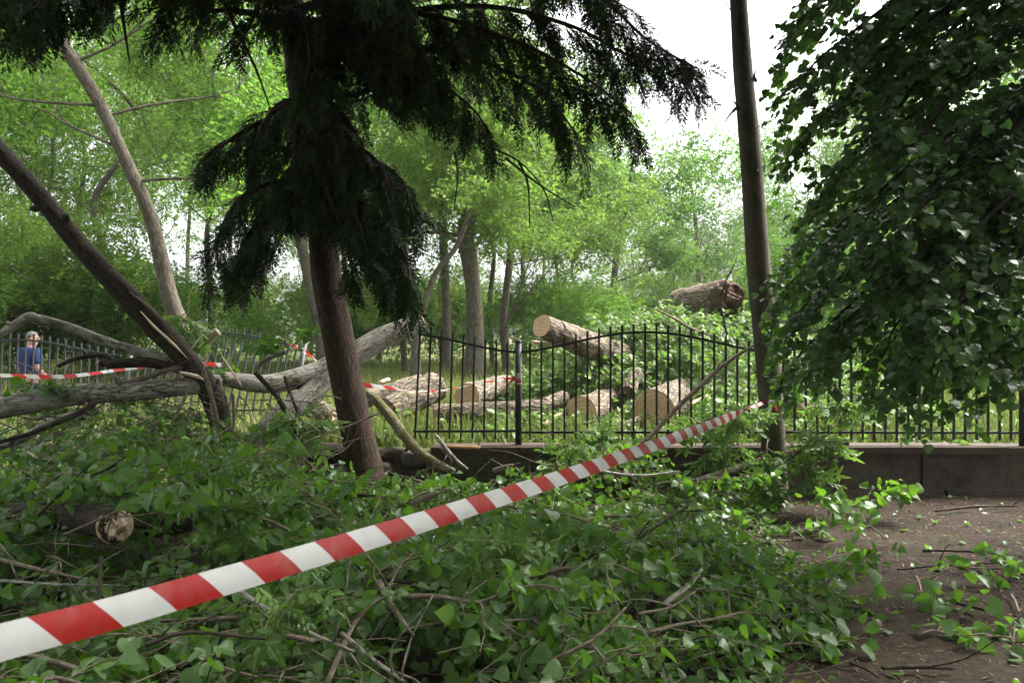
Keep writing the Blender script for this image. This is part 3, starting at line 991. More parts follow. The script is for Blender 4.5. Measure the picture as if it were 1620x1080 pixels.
# hanging thin twisted twigs under the crotch
hang = [[(322, 585, 7.6), (338, 640, 7.5), (347, 690, 7.5), (345, 730, 7.5)], [(368, 622, 7.7), (370, 660, 7.7), (366, 700, 7.6)], [(345, 600, 7.7), (332, 655, 7.5), (340, 705, 7.4), (337, 765, 7.3)],
        [(405, 590, 7.9), (440, 630, 7.8), (462, 672, 7.8), (480, 700, 7.8)], [(450, 595, 7.9), (462, 630, 7.8), (478, 668, 7.8), (488, 690, 7.8)], [(300, 612, 7.3), (285, 645, 7.2), (268, 675, 7.1)]]
hl = ['thick grey twig hanging from the torn crotch', 'short pale twig hanging below the poplar limb', 'long dark twig hanging straight down into the leaves', 'dark drooping twig left of the conifer trunk',
      'darkest drooping twig nearest the conifer trunk', 'thin pale twig slanting under the level trunk']
for k, (h_, l_) in enumerate(zip(hang, hl)):
    limb('hanging_twig', l_, 'twig', h_, [5 if k in (0, 3) else 3.2] * (len(h_) - 1) + [2], M['twig_dark'] if k in (2, 3, 4) else M['twig'], 8, 0.1, 9, 'twigs hanging from the fallen limbs', seed=30 + k, twigs=3)
limb('fallen_branch', 'yellow mossy branch leaning over the broken wall end', 'branch',
     [(578, 618, 9.5), (594, 632, 9.4), (615, 655, 9.2), (635, 683, 9.0), (660, 712, 8.7), (690, 732, 8.4), (718, 745, 8.2)], [6, 9.5, 10.5, 10, 11, 9, 6], M['bark_moss'], 18, 0.16, 12, seed=40, stubs=((0.55, 0.06, -0.2, -1), (0.8, 0.12, -0.4, -1)))
o, path, tan, rr = limb('fallen_log', 'dark log lying at the foot of the conifer trunk', 'log',
     [(470, 712, 8.75), (520, 716, 8.8), (580, 724, 8.85), (622, 728, 8.9)], [18, 20, 20, 18], M['bark_dark'], 24, 0.1, 6, seed=42)
# near left log with a torn end
o, path, tan, rr = limb('fallen_log', 'dark log in the leaves at left with pale torn end facing forward', 'log',
     [(20, 812, 5.6), (70, 813, 5.4), (130, 818, 5.15), (185, 832, 4.85)], [22, 27, 32, 36], M['bark_dark'], 30, 0.08, 6, seed=44)
cap_face(o, 'torn_end', path[-1] - tan[-1] * 0.03, tan[-1] * 0.8 + np.array((0.15, -0.45, 0.08)), rr[-1] * 1.04, M['torn'], 5, 0.075)
limb('fallen_log', 'short dark log right of the pale torn end', 'log', [(212, 838, 5.3), (250, 836, 5.4), (300, 830, 5.6)], [17, 18, 14], M['bark_dark'], 20, 0.1, 6, seed=46)
limb('fallen_log', 'thick dark log leaning on the wall behind the slim tree', 'log',
     [(1070, 772, 8.35), (1110, 762, 8.45), (1160, 748, 8.5), (1230, 724, 8.55), (1290, 708, 8.6), (1340, 700, 8.65)], [9, 12, 13, 13, 12, 9], M['bark_dark'], 18, 0.12, 8, seed=48)
limb('fallen_branch', 'long bare branch leaning against the fence before cut logs', 'branch',
     [(1005, 706, 8.6), (1030, 688, 8.65), (1070, 646, 8.75), (1105, 613, 8.8), (1135, 585, 8.85), (1170, 560, 8.85), (1195, 545, 8.8)], [3.5, 4.5, 5, 5, 4, 3.5, 2], M['twig'], 12, 0.12, 9, seed=50, twigs=5, stubs=((0.72, 0.1, 0.3, 1),))
limb('fallen_branch', 'thin dark branch crossing right to the slim trunk above the tape', 'branch',
     [(1060, 690, 8.75), (1110, 668, 8.75), (1160, 652, 8.7), (1200, 640, 8.5)], [2.5, 3, 3, 2.5], M['bark_dark'], 8, 0.1, 9, seed=51, twigs=4)


def log(label, p, q, r0, r1, mat=None, faces='0', seed=1, face_mat='cut', rough=0.085, jag=0.0, knot=None, mid=None):
    w = [P(*p)] + ([P(*mid)] if mid else []) + [P(*q)]
    ra, rb = r0 / FPX * p[2], r1 / FPX * q[2]
    b = MB()
    rs = [ra, rb] if not mid else [ra, (ra + rb) / 2, rb]
    path, tan, rr = b.tube(w, rs, 72, 0.02, rough, 13, seed=seed * 1.3)
    o = obj('cut_log', b, mat or M['bark_log'], origin=np.mean(w, 0))
    tag(o, label, 'log', 'cut logs behind the fence')
    if '0' in faces:
        cap_face(o, 'cut_face', path[0], -tan[0], rr[0] * 1.0, M[face_mat], seed, jag)
    if '1' in faces:
        cap_face(o, 'cut_face', path[-1], tan[-1], rr[-1] * 1.0, M[face_mat], seed + 1, jag)
    if knot:
        t, cd, kr = knot
        k = int(t * (len(path) - 1))
        d = nrm(np.asarray(cd, float))
        b = MB()
        c = path[k] + d * rr[k] * 0.97
        u = nrm(tan[k])
        v = np.cross(d, u)
        ring = [c + u * kr * 1.25 * math.cos(a_) + v * kr * math.sin(a_) for a_ in np.linspace(0, 2 * math.pi, 25)]
        b.tube(ring, [kr * 0.28] * 25, 8, 0.03, 0.15, 20, cap=False)
        obj('knot', b, mat or M['bark_log'], o)
        cap_face(o, 'knot_hole', c - d * 0.012, d, kr * 1.02, M['torn_brown'], seed)
    return o


log('big leaning log with a knot, raised above the fence rail', (857, 515, 11.2), (1012, 580, 13.0), 18, 27, seed=2, knot=(0.14, (0.1, -0.9, 0.35), 0.10))
log('huge torn trunk end on top of the leafy mound', (1148, 477, 14.1), (1076, 488, 15.1), 35, 31, seed=3, face_mat='torn_brown', jag=0.35, rough=0.05)
log('small round log with pale face showing behind the broken panel', (738, 626, 11.4), (800, 608, 13.8), 20, 16, seed=4)
log('long log lying level behind the taped post', (684, 654, 10.7), (872, 649, 11.0), 15, 18, seed=5, faces='01')
log('rough barked stump log lying behind the mossy branch', (612, 652, 10.8), (688, 612, 11.6), 22, 24, seed=6, faces='', rough=0.09)
log('half hidden log under the slack tape', (575, 632, 11.6), (665, 606, 12.2), 14, 15, seed=7, faces='0')
log('short thick log with orange face behind the fence middle', (920, 652, 10.5), (975, 634, 12.0), 25, 25, seed=8)
log('thickest short log with round face beside the leaning branch', (1034, 650, 10.3), (1078, 628, 12.0), 33, 30, seed=9)
log('thin dark log piece left of the orange faced log', (862, 640, 11.0), (892, 628, 11.3), 11, 11, seed=10)
log('log at the left of the conifer trunk with torn yellow end', (528, 662, 10.2), (470, 632, 10.6), 15, 20, seed=11, face_mat='torn', jag=0.12)
log('weathered grey log standing up behind the thickest log', (992, 622, 11.2), (1006, 590, 11.6), 13, 11, seed=12, faces='')
log('split log lying behind the slim tree trunk', (1262, 648, 10.4), (1330, 640, 10.8), 11, 10, seed=13, faces='01')
for k, (p, q, w_, l_) in enumerate((((842, 541, 11.5), (888, 546, 11.6), 0.05, 'flat sawn offcut under the raised log end'), ((855, 672, 10.3), (888, 656, 10.6), 0.07, 'white wood slab on the ground left of the orange faced log'),
                                 ((1090, 640, 10.6), (1118, 626, 10.8), 0.04, 'pale split piece leaning behind the long bare branch'), ((505, 690, 9.6), (545, 672, 9.8), 0.05, 'pale splinter left of the conifer trunk'),
                                 ((1095, 652, 10.6), (1165, 650, 10.7), 0.035, 'pale plank lying behind the fence near the slim tree'), ((985, 672, 10.0), (1010, 662, 10.1), 0.06, 'small brown log chunk under the thickest log'),
                                 ((600, 606, 11.9), (615, 600, 12.0), 0.06, 'pale sawn wedge on the half hidden log'))):
    b = MB()
    b.tube([P(*p), P(*q)], [w_, w_ * 0.9], 7, 0.04, 0.15, 12, flat=0.5)
    tag(obj('wood_offcut', b, M['torn'] if k != 5 else M['bark_moss'], origin=P(*p)), l_, 'offcut', 'wood offcuts among the logs')
b = MB()
b.tube(PP((700, 706, 8.72), (760, 708, 8.70)), [0.035, 0.035], 4, 0.1, flat=0.6)
tag(obj('sawn_plank', b, M['plank'], origin=P(730, 707, 8.7)), 'orange sawn board lying along the wall top right of the mossy branch', 'board')
limb('fallen_branch', 'pale bare branch sticking from the leafy mound behind the fence', 'branch', [(1040, 490, 12.2), (1065, 503, 12.3), (1095, 520, 12.4), (1130, 532, 12.5)], [2, 3, 3, 2], M['twig'], 8, 0.1, 9, seed=60, twigs=6)
limb('fallen_branch', 'thin upright twig before the huge torn trunk end', 'branch', [(1150, 530, 12.5), (1141, 480, 12.5), (1148, 445, 12.4), (1162, 418, 12.3)], [2, 1.6, 1.4, 1], M['twig_dark'], 6, 0.1, 9, seed=61)


# ------------------------------------------------------------------ heaps of fallen foliage
def sprig(rng, start, d, L, nleaf, size, twigs, lv, droop=0.5, tw=0.004, lean=0.75, up=0.9):
    d = nrm(np.asarray(d, float))
    t = np.linspace(0, 1, 5)[:, None]
    pts = start + d * L * t + np.array((0, 0, -1.0)) * droop * L * t * t * 0.5 + np.cumsum(rng.normal(0, 0.03 * L, (5, 3)), 0)
    if twigs is not None:
        twigs.tube(pts, [tw, tw * 0.35], 4, 1.0, smooth=False, cap=False)
    side = nrm(np.cross(d, (0, 0, 1.0)) + 1e-6)
    for k in range(nleaf):
        s_ = 0.15 + 0.85 * (k + 0.5) / nleaf
        i = min(int(s_ * 4), 3)
        f = s_ * 4 - i
        p = pts[i] * (1 - f) + pts[i + 1] * f
        sg = 1 if k % 2 else -1
        ld = d * 0.5 + side * sg * lean + rng.normal(0, 0.45, 3) + np.array((0, 0, -0.45))
        nv = np.array((0, -0.35, up * 0.8)) + rng.normal(0, 0.75, 3)
        lv[0].append(p); lv[1].append(ld); lv[2].append(nv); lv[3].append(size * (0.45 + 0.9 * rng.random() ** 0.8))
    return pts


def heap_h(x, y):
    x, y = np.asarray(x, float), np.asarray(y, float)
    # right-hand edge of the heap on the soil
    edge = np.interp(y, (2.0, 3.4, 4.1, 4.9, 5.6, 6.8, 8.2, 9.0), (0.45, 0.80, 1.40, 1.92, 2.05, 2.1, 2.35, 2.4)) + 0.25 * vnoise(np.stack((y * 1.7, 0 * y, 0 * y), -1))
    d = edge - x
    h = 0.40 * sstep(-0.05, 1.3, d)
    h = h + 0.42 * np.exp(-((x + 2.9) / 1.7) ** 2 - ((y - 6.6) / 1.5) ** 2)
    h = h + 0.25 * np.exp(-((x + 4.5) / 1.2) ** 2 - ((y - 7.5) / 1.5) ** 2)
    h = h + 0.20 * np.exp(-((x + 4.1) / 1.4) ** 2 - ((y - 7.9) / 0.9) ** 2)
    h = h * (1 - 0.80 * sstep(6.2, 8.0, y) * sstep(-2.7, -1.9, x) * sstep(0.6, -0.6, x))
    h = h + 0.16 * np.exp(-((x - 1.2) / 1.0) ** 2 - ((y - 7.7) / 0.7) ** 2)
    h = h - 0.26 * np.exp(-((x + 2.15) / 0.5) ** 2 - ((y - 4.15) / 0.75) ** 2)
    h = h + (0.22 * vnoise(np.stack((x * 1.1, y * 1.1, 0 * x + 5), -1)) + 0.05 * vnoise(np.stack((x * 3, y * 3, 0 * x), -1))) * sstep(0, 0.8, d)
    return np.where(d > -0.02, np.maximum(h, 0.03), -1.0)


CLEAR = ((120, 245, 780, 872, 5.1), (55, 135, 795, 838, 5.3), (235, 300, 815, 850, 5.4), (505, 625, 640, 748, 8.3), (590, 705, 700, 748, 8.6), (-200, 330, 500, 668, 7.2), (330, 480, 500, 640, 8.0))


def blocks(x, y, z, m=0.12):
    px, py = 810 + x / y * FPX, 540 + (CAMH - z - m) / y * FPX
    return any(a_ < px < b_ and c_ - 400 < py < d_ and y < e_ for a_, b_, c_, d_, e_ in CLEAR)


rh = np.random.default_rng(77)
twb, lvs = MB(), ([], [], [], [])
cnt = 0
while cnt < 3500:
    y = rh.uniform(2.0, 8.9)
    x = rh.uniform(-0.72 * y - 0.8, 2.5)
    h = float(heap_h(x, y))
    if h < 0: continue
    if y < 8 and h > 0.24 and vnoise((x * 2.3, y * 2.3, 11.0)) < rh.uniform(-0.5, 0.25): continue
    if rh.random() > 0.35 + 0.65 * min(1, 4.5 / y): continue
    gx = np.array((x, y, h + 0.05 - rh.exponential(0.20)))
    if gx[2] < 0.02: gx[2] = 0.02 + rh.uniform(0, 0.05)
    if blocks(*gx): continue
    th = rh.normal(0.4, 1.3)
    sprig(rh, gx, (math.cos(th), math.sin(th) * 0.8 - 0.2, rh.normal(0.12, 0.25)), rh.uniform(0.22, 0.5), rh.integers(6, 12), 0.072 * (0.72 + 0.28 * min(1, max(0, (y - 2.5) / 2.0))), twb, lvs)
    cnt += 1
for k in range(330):          # loose bare twigs lying on top
    y = rh.uniform(2.3, 8.4)
    x = rh.uniform(-0.7 * y, 2.3)
    h = float(heap_h(x, y))
    if h < 0 or blocks(x, y, h, 0.05): continue
    L, th = rh.uniform(0.3, 1.0), rh.uniform(0, 6.28)
    d = nrm(np.array((math.cos(th), math.sin(th) * 0.7, rh.normal(0.15, 0.25))))
    pts = np.array((x, y, h + 0.02)) + d * L * np.linspace(0, 1, 5)[:, None] + np.cumsum(rh.normal(0, 0.028 * L, (5, 3)), 0)
    r_ = rh.uniform(0.0025, 0.006)
    twb.tube(pts, [r_, r_ * 0.4], 5, 0.06, 0.1, 30)
    for j in range(int(rh.integers(1, 4))):
        q_ = pts[int(rh.integers(1, 4))]
        d2 = nrm(d + rh.normal(0, 0.6, 3)) * L * rh.uniform(0.2, 0.45)
        twb.tube([q_, q_ + d2 * 0.5 + rh.normal(0, 0.02, 3), q_ + d2], [r_ * 0.6, r_ * 0.25], 4, 0.08)
for k in range(90):
    px, py, Y = rh.uniform(-20, 520), rh.uniform(630, 725), rh.uniform(6.6, 8.4)
    L, th = rh.uniform(0.3, 1.1), rh.uniform(0, 6.28)
    d = nrm(np.array((math.cos(th), math.sin(th) * 0.6, rh.normal(0.1, 0.5))))
    pts = P(px, py, Y) + d * L * np.linspace(-0.5, 0.5, 5)[:, None] + np.cumsum(rh.normal(0, 0.03 * L, (5, 3)), 0)
    r_ = rh.uniform(0.003, 0.010)
    twb.tube(pts, [r_, r_ * 0.4], 6, 0.06, 0.1, 30)
    q_ = pts[2]
    d2 = nrm(d + rh.normal(0, 0.7, 3)) * L * rh.uniform(0.2, 0.5)
    twb.tube([q_, q_ + d2 * 0.5 + rh.normal(0, 0.02, 3), q_ + d2], [r_ * 0.6, r_ * 0.25], 4, 0.08)
b = MB()
b.leaves(POPLAR, *lvs, rh)
o = tag(obj('fallen_foliage', b, M['poplar']), 'heap of fresh fallen poplar leaves covering the ground', 'foliage', kind='stuff')
tag(obj('fallen_twigs', twb, M['twig']), 'tangle of thin twigs inside the leaf heap', 'twigs', kind='stuff')

# leafy boughs lying on top of the heap: each one a thing with stem and leaves
def leafy_bough(start, d, L, rng, label, group, size=0.07, nsub=9, r=0.012, name='leafy_bough', leafset=POPLAR, lmat='poplar', tmat='twig', nl=(6, 12), droop=0.25, sub=(0.18, 0.38), up=0.9, cat='bough'):
    d = nrm(np.asarray(d, float))
    t = np.linspace(0, 1, 7)[:, None]
    pts = start + d * L * t - np.array((0, 0, 1.0)) * droop * L * t * t * 0.5 + np.cumsum(rng.normal(0, 0.022 * L, (7, 3)), 0)
    tb, lv = MB(), ([], [], [], [])
    tb.tube(pts, [r, r * 0.35], 7, 0.06, 0.1, 20)
    side = nrm(np.cross(d, (0, 0, 1.0)))
    for k in range(nsub):
        s_ = 0.2 + 0.8 * (k + 0.5) / nsub
        i = min(int(s_ * 6), 5)
        p = pts[i] + (pts[i + 1] - pts[i]) * (s_ * 6 - i)
        sd_ = d * 0.7 + side * (1 if k % 2 else -1) * rng.uniform(0.4, 1.0) + rng.normal(0, 0.2, 3) + np.array((0, 0, 0.15))
        sprig(rng, p, sd_, rng.uniform(*sub), int(rng.integers(*nl)), size, tb, lv, up=up)
    root = empty(name, start)
    tag(root, label, cat, group)
    obj('stem', tb, M[tmat], root)
    b = MB()
    b.leaves(leafset, *lv, rng)
    obj('leaves', b, M[lmat], root)
    return root


k = 0
while k < 46:
    y = rh.uniform(2.6, 8.2)
    x = rh.uniform(-0.66 * y, 2.0)
    h = float(heap_h(x, y))
    if h < 0.12 or blocks(x, y, h, 0.28) or (abs(x + 2.2) < 0.75 and 3.2 < y < 5.2) or (y > 6.6 and -2.4 < x < 0.2): continue
    th = rh.normal(0.2, 1.1) + (math.pi if rh.random() < 0.35 else 0)
    leafy_bough(np.array((x, y, h + rh.uniform(0.0, 0.14))), (math.cos(th), math.sin(th) * 0.8, rh.normal(0.18, 0.15)), rh.uniform(0.5, 1.1), rh,
                'leafy poplar bough lying on the heap of fallen foliage', 'leafy boughs on the heap', size=0.076 * (0.72 + 0.28 * min(1, max(0, (y - 2.5) / 2.0))))
    k += 1
for px, py, Y, dx, dz, l_ in ((330, 640, 7.3, 0.3, -0.8, 'leaves hanging in the crotch of the torn branch'), (420, 640, 7.9, 0.5, -0.4, 'leaves hanging below the middle of the poplar limb'), (385, 560, 8.0, 0.8, 0.3, 'leaf cluster standing before the grey leaning fence'),
                          (455, 560, 8.3, 0.6, 0.5, 'leaf cluster beside the loose tape end'), (250, 660, 7.0, -0.4, -0.2, 'leaves under the level trunk left of the crotch'), (60, 662, 7.4, 0.8, 0.1, 'leaves below the level trunk near the left edge'),
                          (150, 612, 7.5, -0.5, 0.1, 'leaves between the level trunk and the arched branch'), (480, 690, 7.8, -0.5, 0.2, 'leaves at the foot of the short thick fork'), (400, 700, 7.2, 0.4, 0.3, 'leafy bough rising between the heap and the short thick fork'),
                          (300, 715, 6.8, -0.5, 0.2, 'leafy bough leaning up under the torn branch'), (150, 705, 6.6, 0.6, 0.1, 'leafy bough below the level trunk at left'), (30, 705, 6.5, 0.5, 0.1, 'leafy bough at the left edge under the level trunk')):
    rg = np.random.default_rng(px + 1)
    leafy_bough(P(px, py, Y), (dx, rg.normal(-0.1, 0.3), dz), 0.55, rg, l_, None, size=0.078, nsub=8, r=0.007, name='leaf_cluster', nl=(4, 8), sub=(0.12, 0.28), cat='leaf cluster')
# bright young shoots seen singly
for (px, py, Y, dx, dz, s_, l_) in ((470, 735, 6.8, 0.2, 1.0, 0.20, 'bright light green shoot beside the conifer trunk foot'), (335, 835, 4.6, 0.5, 0.4, 0.15, 'pale green narrow leaved shoot in front of the torn log'),
                                 (935, 715, 8.2, 0.3, 0.7, 0.15, 'upright leafy shoot before the orange faced log'), (870, 735, 7.4, 0.3, 0.5, 0.2, 'drooping narrow leaved shoot in front of the fence'),
                                 (395, 1010, 2.9, 0.4, 0.5, 0.12, 'small bright shoot below the tape at left'), (770, 880, 3.8, 0.3, 0.6, 0.13, 'narrow leaved shoot in the heap below the tape'),
                                 (1130, 700, 8.2, -0.4, 0.7, 0.22, 'leafy ash shoot left of the slim trunk'), (300, 470, 8.4, 0.0, -1.0, 0.2, 'pale leaf cluster hanging before the leaning grey tree')):
    rg = np.random.default_rng(px)
    leafy_bough(P(px, py, Y), (dx, rg.normal(0, 0.4), dz), s_ * 2.0, rg, l_, None, size=s_, nsub=7, r=0.006, name='leafy_shoot', leafset=ASH, lmat='ash', nl=(4, 7), sub=(0.08, 0.2), cat='shoot')

# sprigs lying apart on the bare soil
for (px, py, L, th, l_, n_) in ((1330, 812, 0.75, -0.4, 'large leafy sprig with a bent stem on bare soil by the wall', 9), (1400, 850, 0.6, 2.4, 'leafy sprig with drooping pale leaves right of the bent sprig', 8),
                             (1300, 885, 0.35, 0.5, 'small two leaf sprig on the soil', 2), (1450, 1000, 0.6, 0.1, 'flat dark sprig lying alone near the lower right corner', 7), (1265, 950, 0.6, 0.3, 'leafy sprig at the right tip of the heap', 8),
                             (1215, 1020, 0.4, 0.2, 'leafy sprig on soil near the bottom edge', 5), (1470, 910, 0.45, 0.2, 'flat wilted sprig in the middle of the bare soil', 4), (1580, 955, 0.4, 2.8, 'dark wilted sprig at the right edge of the soil', 4),
                             (1150, 790, 0.5, 0.3, 'leafy sprig before the slim trunk foot', 6), (1250, 840, 0.4, 0.7, 'dark low sprig left of the bent sprig', 3), (1530, 890, 0.35, 0.3, 'tiny wilted sprig at far right on the soil', 3)):
    rg = np.random.default_rng(px + py)
    Y = 1.62 * FPX / (py - 540)
    p = P(px, py, Y)
    leafy_bough(np.array((p[0], p[1], 0.06)), (math.cos(th), math.sin(th) * 0.6, 0.75 if n_ >= 8 else 0.28), L, rg, l_, None, size=0.088, nsub=n_, r=0.006, name='leafy_sprig', nl=(5, 9), droop=0.5, sub=(0.12, 0.28), cat='sprig')

# felled crown behind the fence
def mound_h(x, y):
    x, y = np.asarray(x, float), np.asarray(y, float)
    h = 2.0 * np.exp(-((x - 3.4) / 2.3) ** 2 - ((y - 14.8) / 2.6) ** 2) + 0.75 * np.exp(-((x - 1.3) / 1.3) ** 2 - ((y - 12.9) / 1.1) ** 2) + 0.35 * np.exp(-((x - 4.2) / 2.6) ** 2 - ((y - 11.0) / 1.4) ** 2)
    h = h + 0.10 * np.exp(-((x - 3.6) / 0.9) ** 2 - ((y - 14.5) / 0.7) ** 2) + 0.25 * np.exp(-((x - 1.5) / 0.7) ** 2 - ((y - 12.6) / 0.7) ** 2)
    h = h + 0.25 * np.exp(-((x + 0.3) / 2.5) ** 2 - ((y - 10.2) / 0.8) ** 2)
    return h + (0.28 * vnoise(np.stack((x * 1.3, y * 1.3, 0 * x + 2), -1)) + 0.12 * vnoise(np.stack((x * 3.1, y * 3.1, 0 * x + 4), -1))) * np.minimum(1, h * 2)


lvs, twb = ([], [], [], []), MB()
cnt = 0
while cnt < 5200:
    y = rh.uniform(9.3, 17)
    x = rh.uniform(-2.2, 8.0)
    h = float(mound_h(x, y))
    if rh.random() > 0.12 + h * 1.1: continue
    z = float(meadow_z(x, y)) + max(h, 0.02) - rh.exponential(0.12)
    th = rh.uniform(0, 6.28)
    sprig(rh, np.array((x, y, z)), (math.cos(th), math.sin(th), rh.normal(0.15, 0.3)), rh.uniform(0.25, 0.6), rh.integers(6, 12), 0.080, twb if cnt % 3 == 0 else None, lvs, tw=0.006)
    cnt += 1
b = MB()
b.leaves(POPLAR, *lvs, rh)
tag(obj('felled_crown_foliage', b, M['wilt']), 'mound of pale green leaves from the felled crown behind the fence', 'foliage', kind='stuff')
tag(obj('felled_crown_twigs', twb, M['twig']), 'thin twigs inside the leaf mound behind the fence', 'twigs', kind='stuff')

# branches among the heap: bare sticks, each a thing
STK = 'bare sticks in the leaf heap'
sticks = [((940, 818, 6.1), (1010, 815, 6.05), (1100, 818, 6.0), 4, 'straight pale stick lying level before the slim tree'),
          ((1150, 868, 5.4), (1190, 895, 5.1), (1240, 928, 4.8), 5, 'thick pale stick slanting down onto the bare soil'),
          ((600, 915, 3.9), (740, 925, 3.8), (868, 872, 4.0), 4.5, 'knobbly stick curving up right in the middle of the heap'),
          ((600, 920, 3.6), (625, 965, 3.4), (655, 1005, 3.3), 6, 'reddish brown stick pointing down right below the tape'),
          ((540, 1000, 2.9), (580, 1035, 2.8), (640, 1078, 2.7), 5, 'grey stick at the bottom edge left of centre'),
          ((160, 880, 3.6), (157, 950, 3.4), (150, 1030, 3.2), 4.5, 'upright grey stick crossing behind the tape at left'),
          ((0, 885, 4.4), (60, 900, 4.3), (130, 915, 4.2), 5, 'grey stick at the left edge above the tape'),
          ((0, 918, 4.0), (90, 924, 4.0), (190, 925, 4.0), 3.5, 'thin level stick at the left edge above the tape'),
          ((60, 815, 4.9), (110, 770, 5.0), (185, 735, 5.2), 3.5, 'long thin stick rising right over the dark log'),
          ((100, 846, 4.6), (180, 810, 4.6), (250, 768, 4.7), 3, 'thin stick crossing in front of the pale torn end'),
          ((470, 785, 6.0), (540, 770, 6.0), (590, 765, 6.0), 4, 'dark stick at the foot of the conifer trunk'),
          ((515, 800, 5.8), (560, 783, 5.8), (620, 788, 5.8), 5, 'brown branching stick below the conifer trunk'),
          ((650, 800, 5.6), (670, 790, 5.6), (694, 778, 5.6), 9, 'short thick cut stick above the tape'),
          ((900, 735, 7.4), (1000, 752, 7.4), (1075, 745, 7.5), 4, 'dark stick lying level behind the tape'),
          ((1010, 715, 8.2), (1050, 700, 8.2), (1100, 680, 8.3), 3, 'thin brown stick below the leaning branch'),
          ((780, 745, 7.3), (800, 738, 7.3), (812, 735, 7.3), 5, 'short pale cut twig end before the plank'),
          ((690, 690, 8.5), (720, 725, 8.3), (740, 742, 8.2), 4, 'grey forked stick right of the mossy branch'),
          ((990, 870, 4.6), (1020, 845, 4.7), (1090, 800, 4.9), 3, 'thin pale stick in the heap pointing up right'),
          ((870, 1045, 3.0), (940, 1010, 3.0), (990, 960, 3.1), 4, 'brown stick near the bottom edge in the heap'),
          ((1050, 955, 4.0), (1090, 925, 4.1), (1110, 900, 4.2), 6, 'short brown branch piece at the right of the heap'),
          ((1040, 1070, 3.2), (1050, 1040, 3.2), (1057, 1010, 3.2), 5, 'short upright stick at the bottom edge'),
          ((1010, 970, 3.7), (1060, 960, 3.8), (1100, 935, 3.9), 3, 'thin curved stick right of the heap middle'),
          ((370, 930, 3.2), (470, 990, 3.0), (560, 1030, 2.9), 5, 'long grey stick under the tape slanting to the bottom'),
          ((230, 1020, 2.6), (300, 1000, 2.6), (420, 1010, 2.6), 5, 'mossy stick under the tape near the bottom left')]
for k, (p, q, r_, w_, l_) in enumerate(sticks):
    limb('stick', l_, 'stick', [p, q, r_], [w_, w_ * 0.85, w_ * 0.5], M[('twig', 'bark_pop', 'bark_dark')[k % 3]], 9, 0.12, 25, STK, seed=100 + k, twigs=3)
# sticks on the bare soil
soilst = [((1395, 1056), (1510, 1057), 5, 'brown stick lying level at the bottom right'), ((1450, 912), (1458, 938), 3, 'short pale twig on the soil before the wilted sprig'), ((1200, 860), (1250, 855), 2.5, 'thin pale twig on soil left of the bent sprig'),
          ((1480, 808), (1610, 800), 2.5, 'long thin dark stick on the soil near the wall'), ((1420, 900), (1615, 890), 2, 'long dark twig across the middle of the soil'), ((1460, 870), (1618, 880), 2.5, 'dark twig behind the wilted sprigs'),
          ((1500, 950), (1615, 985), 3, 'dark curved stick at the right edge of the soil'), ((1600, 940), (1612, 968), 3, 'pale hooked twig at the right edge'), ((1345, 1048), (1390, 1070), 3, 'dark stick beside the level stick at the bottom')]
for k, (p, q, w_, l_) in enumerate(soilst):
    ya, yb = 1.66 * FPX / (p[1] - 540), 1.66 * FPX / (q[1] - 540)
    limb('stick', l_, 'stick', [(*p, ya), ((p[0] + q[0]) / 2, (p[1] + q[1]) / 2 - 3, (ya + yb) / 2), (*q, yb)], [w_, w_, w_ * 0.6], M['twig' if 'pale' in l_ else 'bark_dark'], 8, 0.15, 25, 'sticks on the bare soil', seed=140 + k, twigs=1)
o, path, tan, rr = limb('log_stub', 'short orange ended wood stub lying on the bare soil', 'stub', [(1370, 994, 4.55), (1390, 985, 4.6)], [7, 8], M['twig'], 12, 0.08, 12, seed=170)
cap_face(o, 'cut_face', path[0], -tan[0], rr[0], M['torn'], 4)

# litter of chips, loose leaves and short grass on the soil
lp = lambda n, x0, x1, y0, y1: np.stack((rh.uniform(x0, x1, n), rh.uniform(y0, y1, n)), -1)
q = lp(15000, 0.3, 8.5, 2.6, 8.8)
P3 = np.column_stack((q, ground_z(q[:, 0], q[:, 1]) + 0.008))
chip = [(np.array(((-0.5, -0.12, 0), (0.5, -0.08, 0.03), (0.4, 0.12, 0.0), (-0.45, 0.1, 0.05))), np.array(((0, 1, 2), (0, 2, 3))))]
b = MB()
dirs = np.column_stack((rh.normal(0, 1, (len(q), 2)), rh.normal(0, 0.15, len(q))))
b.leaves(chip, P3, dirs, np.tile((0, 0, 1.0), (len(q), 1)) + rh.normal(0, 0.2, (len(q), 3)), np.minimum(rh.exponential(0.018, len(q)) + 0.012, 0.05), rh)
tag(obj('wood_litter', b, M['straw']), 'dry chips and stalks strewn over the bare soil', 'litter', kind='stuff')
q = lp(420, 0.5, 8.0, 2.8, 8.6)
P3 = np.column_stack((q, ground_z(q[:, 0], q[:, 1]) + 0.018))
b = MB()
b.leaves(POPLAR, P3, np.column_stack((rh.normal(0, 1, (len(q), 2)), rh.normal(0, 0.1, len(q)))), np.tile((0, 0, 1.0), (len(q), 1)) + rh.normal(0, 0.25, (len(q), 3)), rh.uniform(0.035, 0.075, len(q)), rh)
tag(obj('loose_leaves', b, M['poplar']), 'single green leaves scattered on the bare soil', 'leaves', kind='stuff')
bladeT = [(np.array(((-0.03, 0, 0), (0.03, 0, 0), (0.022, 0.5, 0.03), (-0.022, 0.5, 0.03), (0.0, 1.0, 0.16))), np.array(((0, 1, 2), (0, 2, 3), (3, 2, 4))))]


